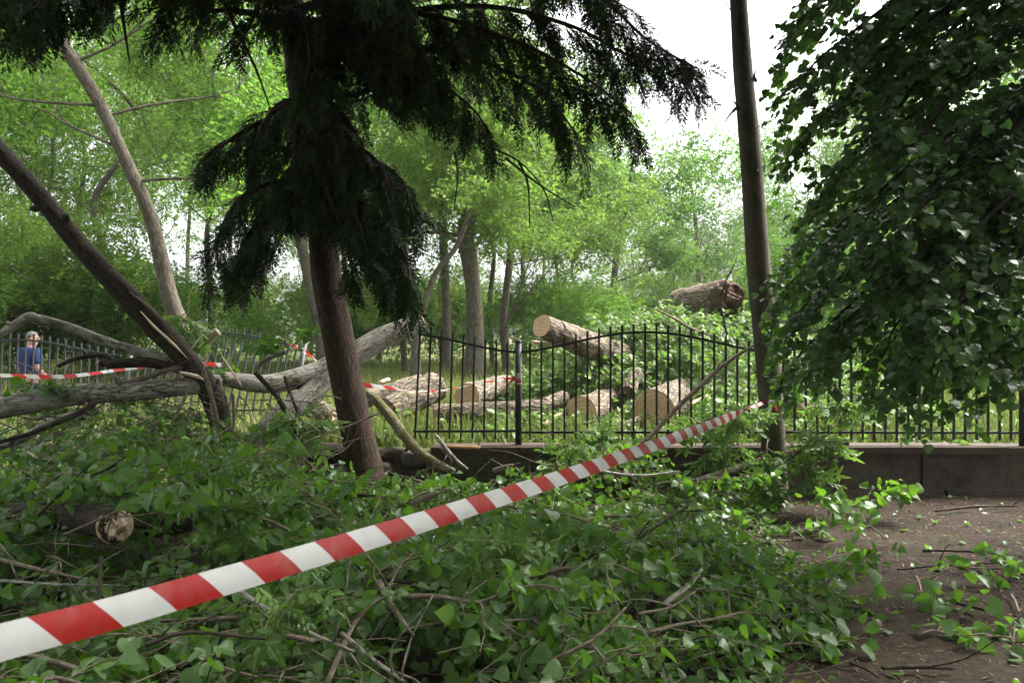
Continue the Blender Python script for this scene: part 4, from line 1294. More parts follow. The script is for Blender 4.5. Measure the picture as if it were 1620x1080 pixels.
def blades(cent, per, spread, h, rng, zf):
    c = np.repeat(cent, per, 0) + rng.normal(0, spread, (len(cent) * per, 2))
    p = np.column_stack((c, zf(c[:, 0], c[:, 1])))
    d = np.column_stack((rng.normal(0, 0.35, (len(p), 2)), np.full(len(p), 1.0)))
    nv = np.column_stack((rng.normal(0, 1, (len(p), 2)), np.full(len(p), 0.1)))
    bb = MB()
    bb.leaves(bladeT, p, d, nv, h * rng.uniform(0.5, 1.3, len(p)), rng)
    return bb


cent = np.concatenate((lp(90, 1.6, 7, 4.0, 8.0), np.array([P(1405, 930, 5.3)[:2]]), np.array([P(1420, 925, 5.4)[:2]])))
tag(obj('short_grass', blades(cent, 16, 0.06, 0.07, rh, ground_z), M['turf']), 'sparse short grass tufts on the bare soil', 'grass', kind='stuff')
n = 5200
yy = 9.4 + 30 * rh.random(n) ** 1.4
cent = np.column_stack((rh.uniform(-0.75, 0.75, n) * yy, yy))
tag(obj('meadow_grass', blades(cent, 9, 0.14, 0.36, rh, meadow_z), M['grass']), 'tall yellowish meadow grass behind the fence', 'grass', kind='stuff')


# ------------------------------------------------------------------ trees
def grow(rng, tb, tips, p, d, L, r, depth, up=0.15, kids=(3, 5), seg=6):
    n = 4
    pts = [np.asarray(p, float)]
    dd = nrm(np.asarray(d, float))
    for _ in range(n):
        dd = nrm(dd + rng.normal(0, 0.16, 3) + np.array((0, 0, up * 0.25)))
        pts.append(pts[-1] + dd * L / n)
    tb.tube(np.array(pts), [r, r * 0.5], seg, max(L / 6, 0.15), 0.05, 4, cap=False)
    if depth == 0:
        for q_ in pts[1:]:
            tips.append((q_, dd))
        return
    for _ in range(int(rng.integers(*kids))):
        t = rng.uniform(0.35, 1.0) * n
        i = min(int(t), n - 1)
        q_ = pts[i] + (pts[i + 1] - pts[i]) * (t - i)
        nd = nrm(dd + nrm(rng.normal(0, 1, 3)) * 0.9 + np.array((0, 0, up)))
        grow(rng, tb, tips, q_, nd, L * rng.uniform(0.55, 0.75), r * 0.45, depth - 1, up, kids, seg)


def crown_leaves(rng, tips, per, sigma, size, tpl=SPRAY):
    n = len(tips) * per
    pos = np.repeat(np.array([t[0] for t in tips]), per, 0) + rng.normal(0, 1, (n, 3)) * np.array((sigma, sigma, sigma * 0.6))
    d = np.repeat(np.array([t[1] for t in tips]), per, 0) * 0.5 + rng.normal(0, 0.7, (n, 3)) + np.array((0, 0, -0.25))
    nv = rng.normal(0, 0.5, (n, 3)) + np.array((0, 0, 1.0))
    b = MB()
    b.leaves(tpl, pos, d, nv, size * rng.uniform(0.7, 1.3, n), rng)
    return b


def tree(label, base, trunk, radii, limbs, lmat, seed, per=7, sigma=0.35, size=0.42, group=None, name='tree', bark='bark_far', tpl=SPRAY, depth=2, cat='tree', kids=(3, 5), up=0.15, seg=14):
    """trunk: polyline in world space; limbs: list of (t along trunk, direction, length)"""
    rng = np.random.default_rng(seed)
    root = empty(name, base)
    tag(root, label, cat, group)
    tb, tips = MB(), []
    path, tan, rr = tb.tube(trunk, radii, seg, 0.25, 0.08, 3.0, seed=seed * 0.37)
    for t, d, L in limbs:
        k = min(int(t * (len(path) - 1)), len(path) - 1)
        grow(rng, tb, tips, path[k], d, L, max(rr[k] * 0.26, 0.015), depth, up, kids)
    obj('trunk', tb, M[bark], root)
    obj('crown', crown_leaves(rng, tips, per, sigma, size, tpl), M[lmat], root)
    return root


def ring_limbs(rng, n, t0, t1, L, up=0.35):
    out = []
    for k in range(n):
        t = t0 + (t1 - t0) * (k + rng.random()) / n
        a_ = k * 2.4 + rng.normal(0, 0.4)
        out.append((t, (math.cos(a_), math.sin(a_), up + rng.normal(0, 0.25)), L * rng.uniform(0.7, 1.2) * (1.15 - 0.5 * t)))
    return out


def gz(px, Y):
    xx = (px - 810) / FPX * Y
    return np.array((xx, Y, float(meadow_z(xx, Y)) - 0.05))


# --- trees one can tell apart
b0 = gz(288, 15.5)
tr = [b0] + [P(*p) for p in ((283, 520, 15.5), (268, 470, 15.4), (238, 345, 15.2), (197, 250, 15.0), (150, 150, 14.9), (85, 45, 14.7), (40, -60, 14.6), (20, -190, 14.5))]
rng = np.random.default_rng(1)
lm = [(0.45, (1, -0.3, 0.35), 2.6), (0.5, (-1, 0.2, 0.3), 2.8), (0.58, (1, 0.4, 0.4), 2.8), (0.6, (-1, -0.3, 0.0), 2.6), (0.68, (0.8, 0.2, 0.5), 2.8), (0.7, (-1, 0.3, 0.3), 2.6), (0.8, (0.9, 0.1, 0.5), 2.8), (0.85, (-1, 0, 0.3), 2.4), (0.92, (0.6, 0.5, 0.6), 2.5), (0.97, (0.5, -0.3, 0.6), 2.5)]
tree('tall bare grey trunk leaning left behind the fallen limbs', b0, tr, [0.21, 0.18, 0.16, 0.125, 0.12, 0.115, 0.105, 0.09, 0.07], lm, 'wood_a', 21, per=5, sigma=0.34, size=0.32, name='leaning_tree')

b0 = gz(512, 22)
tr = [b0] + [P(*p) for p in ((508, 530, 22), (500, 490, 22), (484, 420, 22), (468, 340, 22), (455, 240, 22), (450, 100, 22), (455, -80, 22))]
tree('thin grey trunk with a slight bend left of the conifer', b0, tr, [0.19, 0.17, 0.16, 0.15, 0.14, 0.12, 0.09, 0.04], ring_limbs(rng, 9, 0.45, 1, 3.0), 'wood_a', 22, per=5, size=0.32, name='slender_tree')

b0 = gz(750, 24)
tr = [b0] + [P(*p) for p in ((751, 520, 24), (748, 450, 24), (737, 375, 24), (744, 330, 24), (753, 285, 24), (744, 200, 24), (738, 90, 24), (742, -80, 24))]
lm = [(0.30, (-0.5, -0.2, 0.6), 2.6), (0.34, (-1, 0.3, 0.25), 2.6), (0.4, (1, 0, 0.5), 3.0), (0.45, (-0.9, -0.4, 0.4), 3.0)] + ring_limbs(rng, 9, 0.5, 1, 3.2)
tree('crooked thick grey trunk with old branch scars in the middle of the wood', b0, tr, [0.33, 0.27, 0.24, 0.27, 0.22, 0.19, 0.17, 0.13, 0.07], lm, 'wood_b', 23, per=5, size=0.32, name='crooked_tree')

b0 = gz(656, 21.5)
tr = [b0] + [P(*p) for p in ((660, 530, 21.5), (672, 480, 21.5), (690, 430, 21.6), (722, 390, 21.8), (745, 330, 22), (765, 250, 22))]
tree('thin trunk slanting right towards the crooked grey trunk', b0, tr, [0.18, 0.11, 0.09, 0.08, 0.07, 0.06, 0.03], ring_limbs(rng, 6, 0.6, 1, 2.2), 'wood_b', 24, per=5, size=0.32, name='slanting_tree')
b0 = gz(706, 27)
tr = [b0] + [P(*p) for p in ((706, 520, 27), (704, 430, 27), (700, 330, 27), (705, 200, 27), (700, 60, 27))]
tree('straight thin trunk between the slanting and the crooked trunk', b0, tr, [0.17, 0.16, 0.15, 0.13, 0.10, 0.05], ring_limbs(rng, 8, 0.45, 1, 2.8), 'wood_a', 25, per=5, size=0.32, name='slender_tree')
b0 = gz(803, 25)
tr = [b0] + [P(*p) for p in ((797, 510, 25), (800, 470, 25), (806, 420, 25), (812, 350, 25), (822, 250, 25), (830, 150, 25))]
lm = [(0.12, (0.5, 0, 1), 3.2), (0.2, (0.8, 0.2, 0.8), 2.6)] + ring_limbs(rng, 8, 0.4, 1, 2.8)
tree('twin stemmed dark tree behind the raised log', b0, tr, [0.15, 0.13, 0.12, 0.12, 0.10, 0.08, 0.03], lm, 'wood_b', 26, per=5, size=0.32, name='twin_stemmed_tree')
b0 = gz(966, 31)
tr = [b0] + [P(*p) for p in ((970, 470, 31), (976, 400, 31), (988, 340, 31), (998, 280, 31), (1005, 230, 31))]
tree('airy tree with thin dark stems left of the sky gap', b0, tr, [0.16, 0.14, 0.11, 0.09, 0.06, 0.03], ring_limbs(rng, 10, 0.35, 1, 3.0), 'wood_c', 27, per=4, sigma=0.4, size=0.42, name='airy_tree')
b0 = gz(1108, 46)
tr = [b0] + [P(*p) for p in ((1106, 460, 46), (1103, 380, 46), (1098, 330, 46), (1092, 285, 46), (1086, 250, 46))]
tree('sparse pale tree standing far off in the sky gap', b0, tr, [0.22, 0.18, 0.13, 0.10, 0.07, 0.03], ring_limbs(rng, 11, 0.35, 1, 4.0), 'wood_c', 28, per=2, sigma=0.5, size=0.5, name='airy_tree')

# --- the rest of the wood: a few kinds, copied
def kind_tree(lmat, seed, h, rad, nl, spread, label, per=4, size=0.38, up=0.35, t0=0.25, name='woodland_tree'):
    rng = np.random.default_rng(seed)
    base = np.array((0.0, 0, 0))
    tr = [base] + [np.array((rng.normal(0, 0.25) * k, rng.normal(0, 0.25) * k, h * k / 5)) for k in range(1, 6)]
    return tree(label, base, tr, [rad, rad * 0.85, rad * 0.7, rad * 0.55, rad * 0.35, rad * 0.12], ring_limbs(rng, nl, t0, 1, spread, up), lmat, seed, per=per, sigma=0.5, size=size, group='trees of the wood behind the meadow', name=name, seg=9, kids=(3, 5))


K = [kind_tree('wood_a', 51, 15, 0.15, 13, 4.2, 'tall fresh green tree in the wood behind the meadow'),
     kind_tree('wood_b', 52, 13, 0.13, 13, 4.0, 'yellow green tree in the wood behind the meadow'),
     kind_tree('wood_c', 53, 16, 0.16, 14, 4.4, 'dull green tree in the wood behind the meadow'),
     kind_tree('wood_d', 54, 8.5, 0.15, 13, 3.0, 'low pale yellowish tree at the far end of the meadow')]
B = [kind_tree('wood_b', 61, 2.6, 0.05, 12, 1.7, 'fresh green shrub under the trees of the wood', per=4, size=0.30, t0=0.05, name='shrub'),
     kind_tree('wood_b', 62, 2.2, 0.05, 12, 1.6, 'yellow green shrub under the trees of the wood', per=4, size=0.30, t0=0.05, name='shrub'),
     kind_tree('wood_a', 63, 3.0, 0.06, 12, 1.8, 'dull green shrub under the trees of the wood', per=4, size=0.30, t0=0.05, name='shrub')]
for b_ in B:
    b_['category'] = 'shrub'
    b_['group'] = 'shrubs under the trees of the wood'
used = set()


def put(k, px, Y, sc, rz):
    p = gz(px, Y)
    src = k
    if src.name in used:
        copy_tree(src, p, rz, sc)
    else:
        used.add(src.name)
        src.location, src.rotation_euler, src.scale = p, (0, 0, rz), (sc,) * 3


rp = np.random.default_rng(8)
spots = [(-120, 27, 0, .95), (60, 29, 1, .95), (180, 28, 0, 1.0), (330, 23, 1, .85), (420, 30, 0, 1.0), (-20, 30, 2, 1.0), (120, 36, 2, 1.05), (250, 40, 1, 1.1), (370, 44, 0, 1.1), (540, 34, 1, 1.0), (600, 42, 0, 1.1), (640, 29, 1, .9),
         (700, 36, 1, 1.0), (780, 32, 1, .95), (830, 40, 1, 1.1), (880, 30, 1, .72), (920, 44, 0, .85), (490, 52, 3, 1.3), (1000, 46, 1, .62), (1010, 60, 2, .75), (1060, 38, 1, .42), (1090, 64, 3, .95), (1150, 56, 3, .95), (1200, 60, 3, 1.0),
         (1260, 40, 2, .62), (1330, 34, 0, .8), (1290, 50, 2, .8), (1420, 38, 1, .9), (1500, 30, 0, .85), (1580, 40, 2, .95), (1680, 32, 0, .9), (-250, 34, 0, 1.1), (-180, 48, 2, 1.2), (40, 54, 2, 1.2), (300, 58, 0, 1.3), (560, 62, 0, 1.2), (760, 60, 2, 1.2), (1400, 58, 2, 1.0), (1560, 62, 0, 1.0), (860, 58, 1, 1.1), (1760, 48, 1, 1.2)]
for px, Y, k, sc in spots:
    put(K[k], px, Y, sc, rp.uniform(0, 6.28))
for k in range(46):
    Y = rp.uniform(20, 44)
    px = rp.uniform(-150, 1750)
    if 420 < px < 900 and Y < 29: continue
    if 900 < px < 1250 and Y < 24: continue
    put(B[int(rp.integers(0, 3))], px, Y, rp.uniform(0.6, 1.15), rp.uniform(0, 6.28))

# trees added behind the viewer: out of the frame, they keep the low light off the heap
bt = kind_tree('wood_c', 71, 13, 0.22, 16, 4.6, 'unseen tree added behind the viewer to shade the heap', per=6, size=0.5, t0=0.12, name='shade_tree')
bt['group'] = 'unseen shade trees behind the viewer'
for k, (x_, y_, sc_) in enumerate(((-7.5, -5, 0.9), (0.5, -7.5, 0.95), (13, 3, 0.9), (8.5, -3.5, 0.9), (-13, -3, 0.9))):
    if k == 0:
        bt.location, bt.scale = (x_, y_, -0.05), (sc_,) * 3
    else:
        copy_tree(bt, (x_, y_, -0.05), k * 1.3, sc_)

# --- slim tree at right of centre
b0 = P(1228, 806, TREE_Y)
b0[2] = -0.05
tr = [b0] + [P(*p) for p in ((1226, 785, TREE_Y), (1224, 730, TREE_Y), (1220, 640, TREE_Y), (1210, 520, TREE_Y), (1200, 420, TREE_Y), (1188, 250, TREE_Y), (1176, 120, TREE_Y), (1168, 0, TREE_Y), (1160, -150, TREE_Y), (1155, -420, TREE_Y))]
rng = np.random.default_rng(31)
root = empty('slim_tree', b0)
tag(root, 'slim straight dark trunk with the barrier tape tied round it', 'tree')
tb, tips = MB(), []
px_ = lambda w: w / FPX * TREE_Y
path, tan, rr = tb.tube(tr, [px_(30), px_(21), px_(19), px_(19), px_(19), px_(18.5), px_(17), px_(15), px_(13.5), px_(12), px_(8)], 32, 0.06, 0.035, 5, seed=2.0)
for q_ in (PP((1178, 186, 8.2), (1168, 172, 8.15), (1158, 178, 8.1), (1147, 192, 8.1)), PP((1160, 176, 8.1), (1166, 168, 8.1), (1160, 160, 8.1)), PP((1158, 20, 8.2), (1140, -2, 8.1), (1110, 12, 8.0), (1085, 28, 7.9), (1060, 37, 7.9)), PP((1196, 128, 8.2), (1193, 120, 8.1), (1196, 112, 8.1))):
    tb.tube(q_, [0.020, 0.006] if q_[0][2] < 5 and len(q_) < 5 else [0.006, 0.002], 6, 0.05)
for a_ in np.linspace(0, 14, 15):  # high crown out of view, enlarged to shade the foreground
    grow(rng, tb, tips, path[-1 - int(a_ * 1.2)], (math.cos(a_ * 2.4), math.sin(a_ * 2.4) - 0.4, 0.35), 2.4, 0.03, 2, 0.2)
obj('trunk', tb, M['bark_young'], root)
obj('crown', crown_leaves(rng, tips, 7, 0.3, 0.36), M['wood_a'], root)
# leafy suckers on the lower trunk
for k, (px, py, dx, dz, l_) in enumerate(((1205, 655, -0.8, 0.2, 'leafy sucker on the slim trunk just below the knot, left side'), (1235, 675, 0.9, 0.1, 'leafy sucker on the slim trunk, right side above the leaning log'), (1215, 690, -0.3, -0.7, 'drooping leafy sucker hanging down the slim trunk front'),
                                       (1240, 690, 0.5, -0.6, 'drooping leafy sucker hanging right of the slim trunk'), (1180, 700, -0.9, 0.0, 'leafy sucker reaching left over the leaning log'), (1262, 650, 0.9, 0.4, 'leafy sucker in front of the fence right of the slim trunk'))):
    rg = np.random.default_rng(300 + k)
    leafy_bough(P(px, py, 7.95), (dx, -0.5, dz), 0.5, rg, l_, 'leafy suckers on the slim trunk', size=0.20, nsub=9, r=0.006, name='leafy_sucker', leafset=ASH, lmat='ash', nl=(4, 7), droop=0.6, sub=(0.08, 0.2), cat='sucker')

# --- dark conifer
CY = 8.2
b0 = P(582, 760, CY)
b0[2] = -0.05
tr = [b0] + [P(*p) for p in ((580, 752, CY), (566, 690, CY), (548, 600, CY), (532, 520, CY), (518, 440, CY), (506, 350, CY), (494, 260, CY), (480, 160, CY), (466, 50, CY), (450, -80, CY), (430, -260, CY), (415, -500, CY), (410, -700, CY))]
root = empty('conifer_tree', b0)
tag(root, 'dark feathery conifer with a leaning brown trunk and black drooping boughs', 'tree')
tb = MB()
cpx = lambda w: w / FPX * CY
path, tan, rr = tb.tube(tr, [cpx(31), cpx(27.5), cpx(25.5), cpx(25), cpx(24.5), cpx(24), cpx(22), cpx(24), cpx(22), cpx(20), cpx(17), cpx(13), cpx(8), cpx(3)], 44, 0.04, 0.05, 8, seed=3.0)
rc = np.random.default_rng(41)
CL = [  # (polyline in px,py,Y; sub-branch length; density)
    ([(494, 300, 8.2), (430, 325, 7.9), (385, 385, 7.8), (368, 435, 7.8)], .42, 1.1), ([(505, 330, 8.1), (590, 345, 7.8), (638, 410, 7.7), (655, 470, 7.7)], .42, 1.1),
    ([(480, 160, 8.2), (445, 165, 7.9), (415, 200, 7.7), (400, 250, 7.7)], .4, 1.0), ([(480, 150, 8.2), (525, 165, 7.9), (565, 215, 7.7), (590, 270, 7.6)], .4, 1.0), ([(485, 180, 8.1), (470, 200, 7.7), (465, 250, 7.6), (450, 300, 7.6)], .4, 1.0), ([(470, 90, 8.1), (490, 120, 7.7), (520, 160, 7.6), (530, 210, 7.6)], .4, 1.0),
    ([(500, 310, 8.1), (560, 335, 7.8), (595, 400, 7.6), (612, 455, 7.6)], .42, 1.1), ([(495, 310, 8.2), (445, 315, 7.8), (410, 360, 7.7), (398, 415, 7.7)], .42, 1.0), ([(500, 290, 8.1), (540, 300, 7.7), (570, 360, 7.5), (585, 410, 7.5)], .45, 1.0),
    ([(492, 262, 8.2), (420, 225, 8.0), (355, 225, 7.8), (312, 265, 7.6)], .55, 1), ([(495, 300, 8.2), (430, 290, 8.0), (375, 320, 7.8), (345, 380, 7.7), (345, 430, 7.6)], .5, 1),
    ([(505, 320, 8.1), (560, 315, 7.9), (615, 360, 7.7), (645, 420, 7.6), (650, 470, 7.5)], .5, 1), ([(498, 270, 8.1), (570, 250, 7.8), (630, 280, 7.6), (655, 340, 7.5)], .5, 1),
    ([(490, 230, 8.1), (510, 290, 7.7), (540, 360, 7.5), (560, 430, 7.5)], .45, .9), ([(495, 240, 8.2), (450, 280, 7.7), (420, 340, 7.6), (395, 400, 7.6)], .5, 1.0), ([(490, 200, 8.2), (430, 190, 8.0), (380, 210, 7.7), (340, 240, 7.6)], .45, .8),
    ([(485, 190, 8.2), (500, 230, 7.7), (470, 300, 7.5), (455, 350, 7.5)], .5, 1), ([(485, 190, 8.2), (545, 220, 7.8), (600, 260, 7.5), (625, 330, 7.4)], .5, 1.0),
    ([(470, 100, 8.2), (600, 30, 7.9), (760, 10, 7.6), (900, 40, 7.3), (1000, 90, 7.1), (1085, 95, 7.0)], .75, .85), ([(466, 60, 8.2), (620, 70, 7.8), (740, 90, 7.5), (850, 140, 7.3), (915, 215, 7.2)], .7, .8),
    ([(460, 20, 8.2), (700, -60, 7.8), (900, -40, 7.4), (1020, 60, 7.1), (1095, 105, 7.0)], .75, .8), ([(470, 100, 8.2), (580, 90, 7.8), (660, 110, 7.5), (740, 165, 7.3), (775, 210, 7.2)], .5, 1.0),
    ([(460, 40, 8.2), (640, 20, 7.4), (800, 60, 7.0), (920, 120, 6.8), (1000, 180, 6.7)], .7, .8), ([(455, 0, 8.2), (560, -30, 7.2), (640, 40, 6.8), (690, 120, 6.7)], .6, 1.0), ([(460, 50, 8.2), (520, 40, 7.6), (580, 60, 7.3), (630, 120, 7.2)], .55, 1.0),
    ([(450, -20, 8.2), (330, -60, 7.6), (220, -40, 7.2), (120, 0, 6.9), (40, 40, 6.6)], .5, .6), ([(455, 40, 8.2), (390, 20, 7.8), (320, 20, 7.4), (250, 50, 7.2)], .4, .5), ([(440, -60, 8.2), (200, -120, 6.6), (50, -60, 6.0), (-80, 40, 5.6)], .6, 1.2), ([(440, -60, 8.2), (250, -70, 6.4), (110, -40, 6.0), (20, 40, 5.8)], .45, 1.0), ([(440, -50, 8.2), (380, -50, 7.0), (300, -10, 6.6), (230, 20, 6.5)], .35, .9),
    ([(440, -50, 8.2), (300, -70, 6.6), (150, -40, 6.0), (40, 20, 5.7)], .5, .7), ([(450, -40, 8.2), (420, -20, 7.4), (400, 30, 7.0), (380, 70, 6.9)], .35, .5), ([(455, 10, 8.2), (480, 30, 7.5), (490, 90, 7.1), (480, 150, 7.0)], .55, 1.1),
    ([(480, 150, 8.2), (560, 150, 8.0), (600, 138, 7.9), (660, 150, 7.8), (720, 180, 7.7)], .4, .7),
    ([(440, -100, 8.2), (600, -150, 6.8), (800, -120, 6.0), (960, -40, 5.8)], .7, .8), ([(440, -100, 8.2), (500, -160, 6.4), (560, -120, 5.4), (600, -60, 5.0)], .6, 1.1), ([(440, -120, 8.2), (300, -200, 6.2), (150, -160, 5.2), (0, -80, 4.8)], .6, 1.2)]
# boughs higher up and over the viewer: out of the frame, they shade the heap
for k in range(26):
    a_ = rc.uniform(math.pi * 0.95, math.pi * 2.05)
    z_ = rc.uniform(5.4, 8.5)
    k0 = np.array((-2.2, 8.2, z_))
    R_ = rc.uniform(3.5, 6.0)
    d_ = np.array((math.cos(a_), math.sin(a_), 0))
    w_ = [k0, k0 + d_ * R_ * 0.4 + np.array((0, 0, 0.3)), k0 + d_ * R_ * 0.75 + np.array((0, 0, 0.0)), k0 + d_ * R_ + np.array((0, 0, -0.5))]
    if w_[-1][2] - CAMH < 0.47 * w_[-1][1] + 0.5:
        w_ = [w - np.array((0, 0, 0)) + np.array((0, 0, max(0, 0.47 * w_[-1][1] + 1.0 + CAMH - w_[-1][2]))) for w in w_]
    CL.append((w_, .8, 0.8))
fp, fd, fn, fs = [], [], [], []
for pts_, sl, dens in CL:
    w = PP(*pts_) if isinstance(pts_[0], tuple) else np.array(pts_)
    lp_, lt, lr = tb.tube(w, [0.045, 0.008], 7, 0.08, 0.08, 10)
    Ltot = np.sum(np.linalg.norm(np.diff(lp_, axis=0), axis=1))
    ns = int(Ltot / 0.083 * dens)
    for j in range(ns):
        t = 0.08 + 0.92 * (j + rc.random()) / ns
        i = min(int(t * (len(lp_) - 1)), len(lp_) - 2)
        p = lp_[i]
        side = nrm(np.cross(lt[i], (0, 0, 1.0)))
        d = nrm(lt[i] * rc.uniform(0.3, 0.9) + side * rc.choice((-1, 1)) * rc.uniform(0.1, 1.0) + np.array((0, 0, rc.normal(-0.25, 0.3))))
        L = sl * rc.uniform(0.45, 1.15) * (1.0 - 0.35 * t)
        m = 5
        pp = [p]
        for s_ in range(m):
            d = nrm(d + np.array((0, 0, -0.16)) + rc.normal(0, 0.06, 3))
            pp.append(pp[-1] + d * L / m)
        tb.tube(np.array(pp), [0.008, 0.002], 4, 1.0, smooth=False, cap=False)
        nf = max(4, int(L / 0.055))
        for s_ in range(nf):
            f = (s_ + 0.6) / nf * m
            i2 = min(int(f), m - 1)
            q_ = pp[i2] + (pp[i2 + 1] - pp[i2]) * (f - i2)
            dl = nrm(pp[i2 + 1] - pp[i2])
            sd_ = nrm(np.cross(dl, rc.normal(0, 0.5, 3) + np.array((0, 0, 1.0))))
            fp.append(q_)
            fd.append(dl * 0.9 + sd_ * (1 if s_ % 2 else -1) * rc.uniform(0.2, 0.9) + np.array((0, 0, -0.35)) + rc.normal(0, 0.15, 3))
            fn.append(rc.normal(0, 0.5, 3) + np.array((0, -0.3, 0.9)))
            fs.append(rc.uniform(0.17, 0.32))
# bare hanging sticks in the crown
for q_ in (PP((345, -20, 7.0), (375, 50, 7.0), (405, 110, 7.0), (430, 180, 7.1)), PP((188, -20, 6.5), (196, 40, 6.5), (205, 100, 6.5)), PP((430, 180, 7.1), (460, 155, 7.1)), PP((700, 180, 7.5), (760, 225, 7.4), (820, 255, 7.3), (860, 300, 7.2), (875, 350, 7.2)),
           PP((820, 255, 7.3), (835, 290, 7.3), (838, 360, 7.3)), PP((720, 240, 7.5), (724, 280, 7.5), (718, 335, 7.5)), PP((800, 250, 7.3), (850, 290, 7.2), (910, 328, 7.2))):
    tb.tube(q_, [0.022 if q_[0][0] < -1.5 else 0.012, 0.006], 7, 0.05, 0.1, 20)
obj('trunk', tb, M['bark_con'], root)
b = MB()
b.leaves(FROND, np.array(fp), np.array(fd), np.array(fn), np.array(fs), rc)
obj('crown', b, M['conifer'], root)
print('fronds', len(fp))

# --- linden at the right
rl = np.random.default_rng(51)
b0 = np.array((5.1, 6.4, -0.05))
root = empty('linden_tree', b0)
tag(root, 'big dark linden with drooping layers of round leaves at the right', 'tree')
tb = MB()
tr = [b0, b0 + np.array((-0.03, 0, 1.5)), b0 + np.array((0.05, 0.05, 3.0)), b0 + np.array((0.0, 0.1, 4.5)), b0 + np.array((0.1, 0, 6.5)), b0 + np.array((0, 0, 9))]
path, tan, rr = tb.tube(tr, [0.30, 0.22, 0.20, 0.17, 0.12, 0.03], 28, 0.08, 0.06, 6, seed=5)
lv = ([], [], [], [])
LL = []
for (sy, ey, ex, Y1) in ((-330, -60, 1290, 6.6), (-300, 10, 1275, 7.2), (-260, 60, 1250, 6.4), (-240, 110, 1240, 7.0), (-200, 140, 1265, 5.6), (-160, 190, 1245, 6.8), (-120, 240, 1270, 6.0), (-60, 250, 1240, 7.4), (-40, 300, 1320, 5.4), (0, 330, 1290, 6.6),
                         (40, 370, 1270, 7.2), (60, 400, 1300, 5.8), (100, 430, 1240, 7.3), (120, 460, 1270, 6.5), (150, 490, 1225, 7.0), (180, 520, 1250, 6.2), (210, 545, 1230, 7.3), (230, 560, 1300, 5.8), (250, 590, 1250, 6.8), (230, 545, 1330, 6.0),
                         (240, 560, 1400, 5.6), (250, 570, 1300, 6.8), (270, 575, 1460, 5.4), (240, 540, 1520, 5.0), (250, 560, 1480, 4.8), (200, 500, 1440, 4.8), (100, 400, 1420, 4.8), (0, 300, 1410, 4.9), (-100, 200, 1390, 5.0), (-200, 100, 1350, 5.2), (-300, 0, 1330, 5.4), (300, 585, 1560, 5.2), (310, 600, 1620, 5.6), (250, 585, 1270, 7.2), (270, 600, 1380, 6.6), (280, 605, 1480, 6.2), (290, 615, 1430, 5.6), (300, 610, 1540, 5.8)):
    p = P(1760 if ex < 1500 else 1800, sy, 6.3)
    p = np.array((5.05, 6.4, max(1.9, CAMH - (sy - 540) / FPX * 6.4)))
    e_ = P(ex, ey, Y1)
    mid = p * 0.5 + e_ * 0.5 + np.array((0, rl.normal(0, 0.2), 0.35 + rl.normal(0, 0.1)))
    LL.append([p, mid, e_ * 0.85 + mid * 0.15 + np.array((0, 0, 0.1)), e_])
for k in range(20):       # more layers between the drawn boughs
    ey, ex, Y1 = rl.uniform(-60, 480), rl.uniform(1340, 1620), rl.uniform(5.0, 7.6)
    e_ = P(ex, ey, Y1)
    p = np.array((5.05, 6.4, max(1.9, e_[2] + 1.1 + rl.normal(0, 0.2))))
    LL.append([p, p * 0.5 + e_ * 0.5 + np.array((0, rl.normal(0, 0.2), 0.3)), e_ * 0.85 + p * 0.15 + np.array((0, 0, 0.05)), e_])
for k in range(64):       # upper crown and unseen boughs over the viewer, widened to shade the heap
    a_ = rl.uniform(math.pi * 0.6, math.pi * 1.65)
    z_ = rl.uniform(5.0, 9.0)
    R_ = rl.uniform(2.5, 7.8)
    p = np.array((5.1, 6.4, z_))
    d_ = np.array((math.cos(a_), math.sin(a_), 0))
    e_ = p + d_ * R_ + np.array((0, 0, -0.5))
    need = CAMH + 0.46 * max(e_[1], 0) + 0.6
    if e_[2] < need and e_[0] < 0.6 * e_[1]:
        e_[2] = need
        p[2] = max(p[2], need)
    LL.append([p, p * 0.6 + e_ * 0.4 + np.array((0, 0, 0.4)), e_ * 0.8 + p * 0.2 + np.array((0, 0, 0.2)), e_])
for w in LL:
    lp_, lt, lr = tb.tube(np.array(w), [0.035, 0.005], 7, 0.08, 0.06, 10)
    Ltot = np.sum(np.linalg.norm(np.diff(lp_, axis=0), axis=1))
    ns = int(Ltot / 0.055)
    for j in range(ns):
        t = 0.18 + 0.82 * (j + rl.random()) / ns
        i = min(int(t * (len(lp_) - 1)), len(lp_) - 2)
        side = nrm(np.cross(lt[i], (0, 0, 1.0)))
        d = lt[i] * 0.6 + side * rl.choice((-1, 1)) * rl.uniform(0.3, 1.0) + np.array((0, 0, rl.normal(-0.12, 0.12)))
        L = rl.uniform(0.22, 0.55)
        d = nrm(d)
        q_ = [lp_[i], lp_[i] + d * L * 0.5 - np.array((0, 0, 0.05 * L)), lp_[i] + d * L - np.array((0, 0, 0.12 * L))]
        tb.tube(np.array(q_), [0.003, 0.0012], 4, 1.0, smooth=False, cap=False)
        for m in range(int(rl.integers(9, 15))):
            f = 0.1 + 0.9 * rl.random()
            c_ = q_[0] + (q_[2] - q_[0]) * f + rl.normal(0, 0.02, 3)
            lv[0].append(c_)
            lv[1].append(np.array((-0.45, -0.25, -0.45)) + d * 0.4 + side * rl.normal(0, 0.5) + rl.normal(0, 0.28, 3))
            lv[2].append(np.array((-0.25, -0.30, 0.9)) + rl.normal(0, 0.40, 3))
            lv[3].append(0.036 + 0.038 * rl.random())
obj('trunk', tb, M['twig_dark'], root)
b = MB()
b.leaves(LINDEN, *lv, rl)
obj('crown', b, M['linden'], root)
print('linden leaves', len(lv[0]))


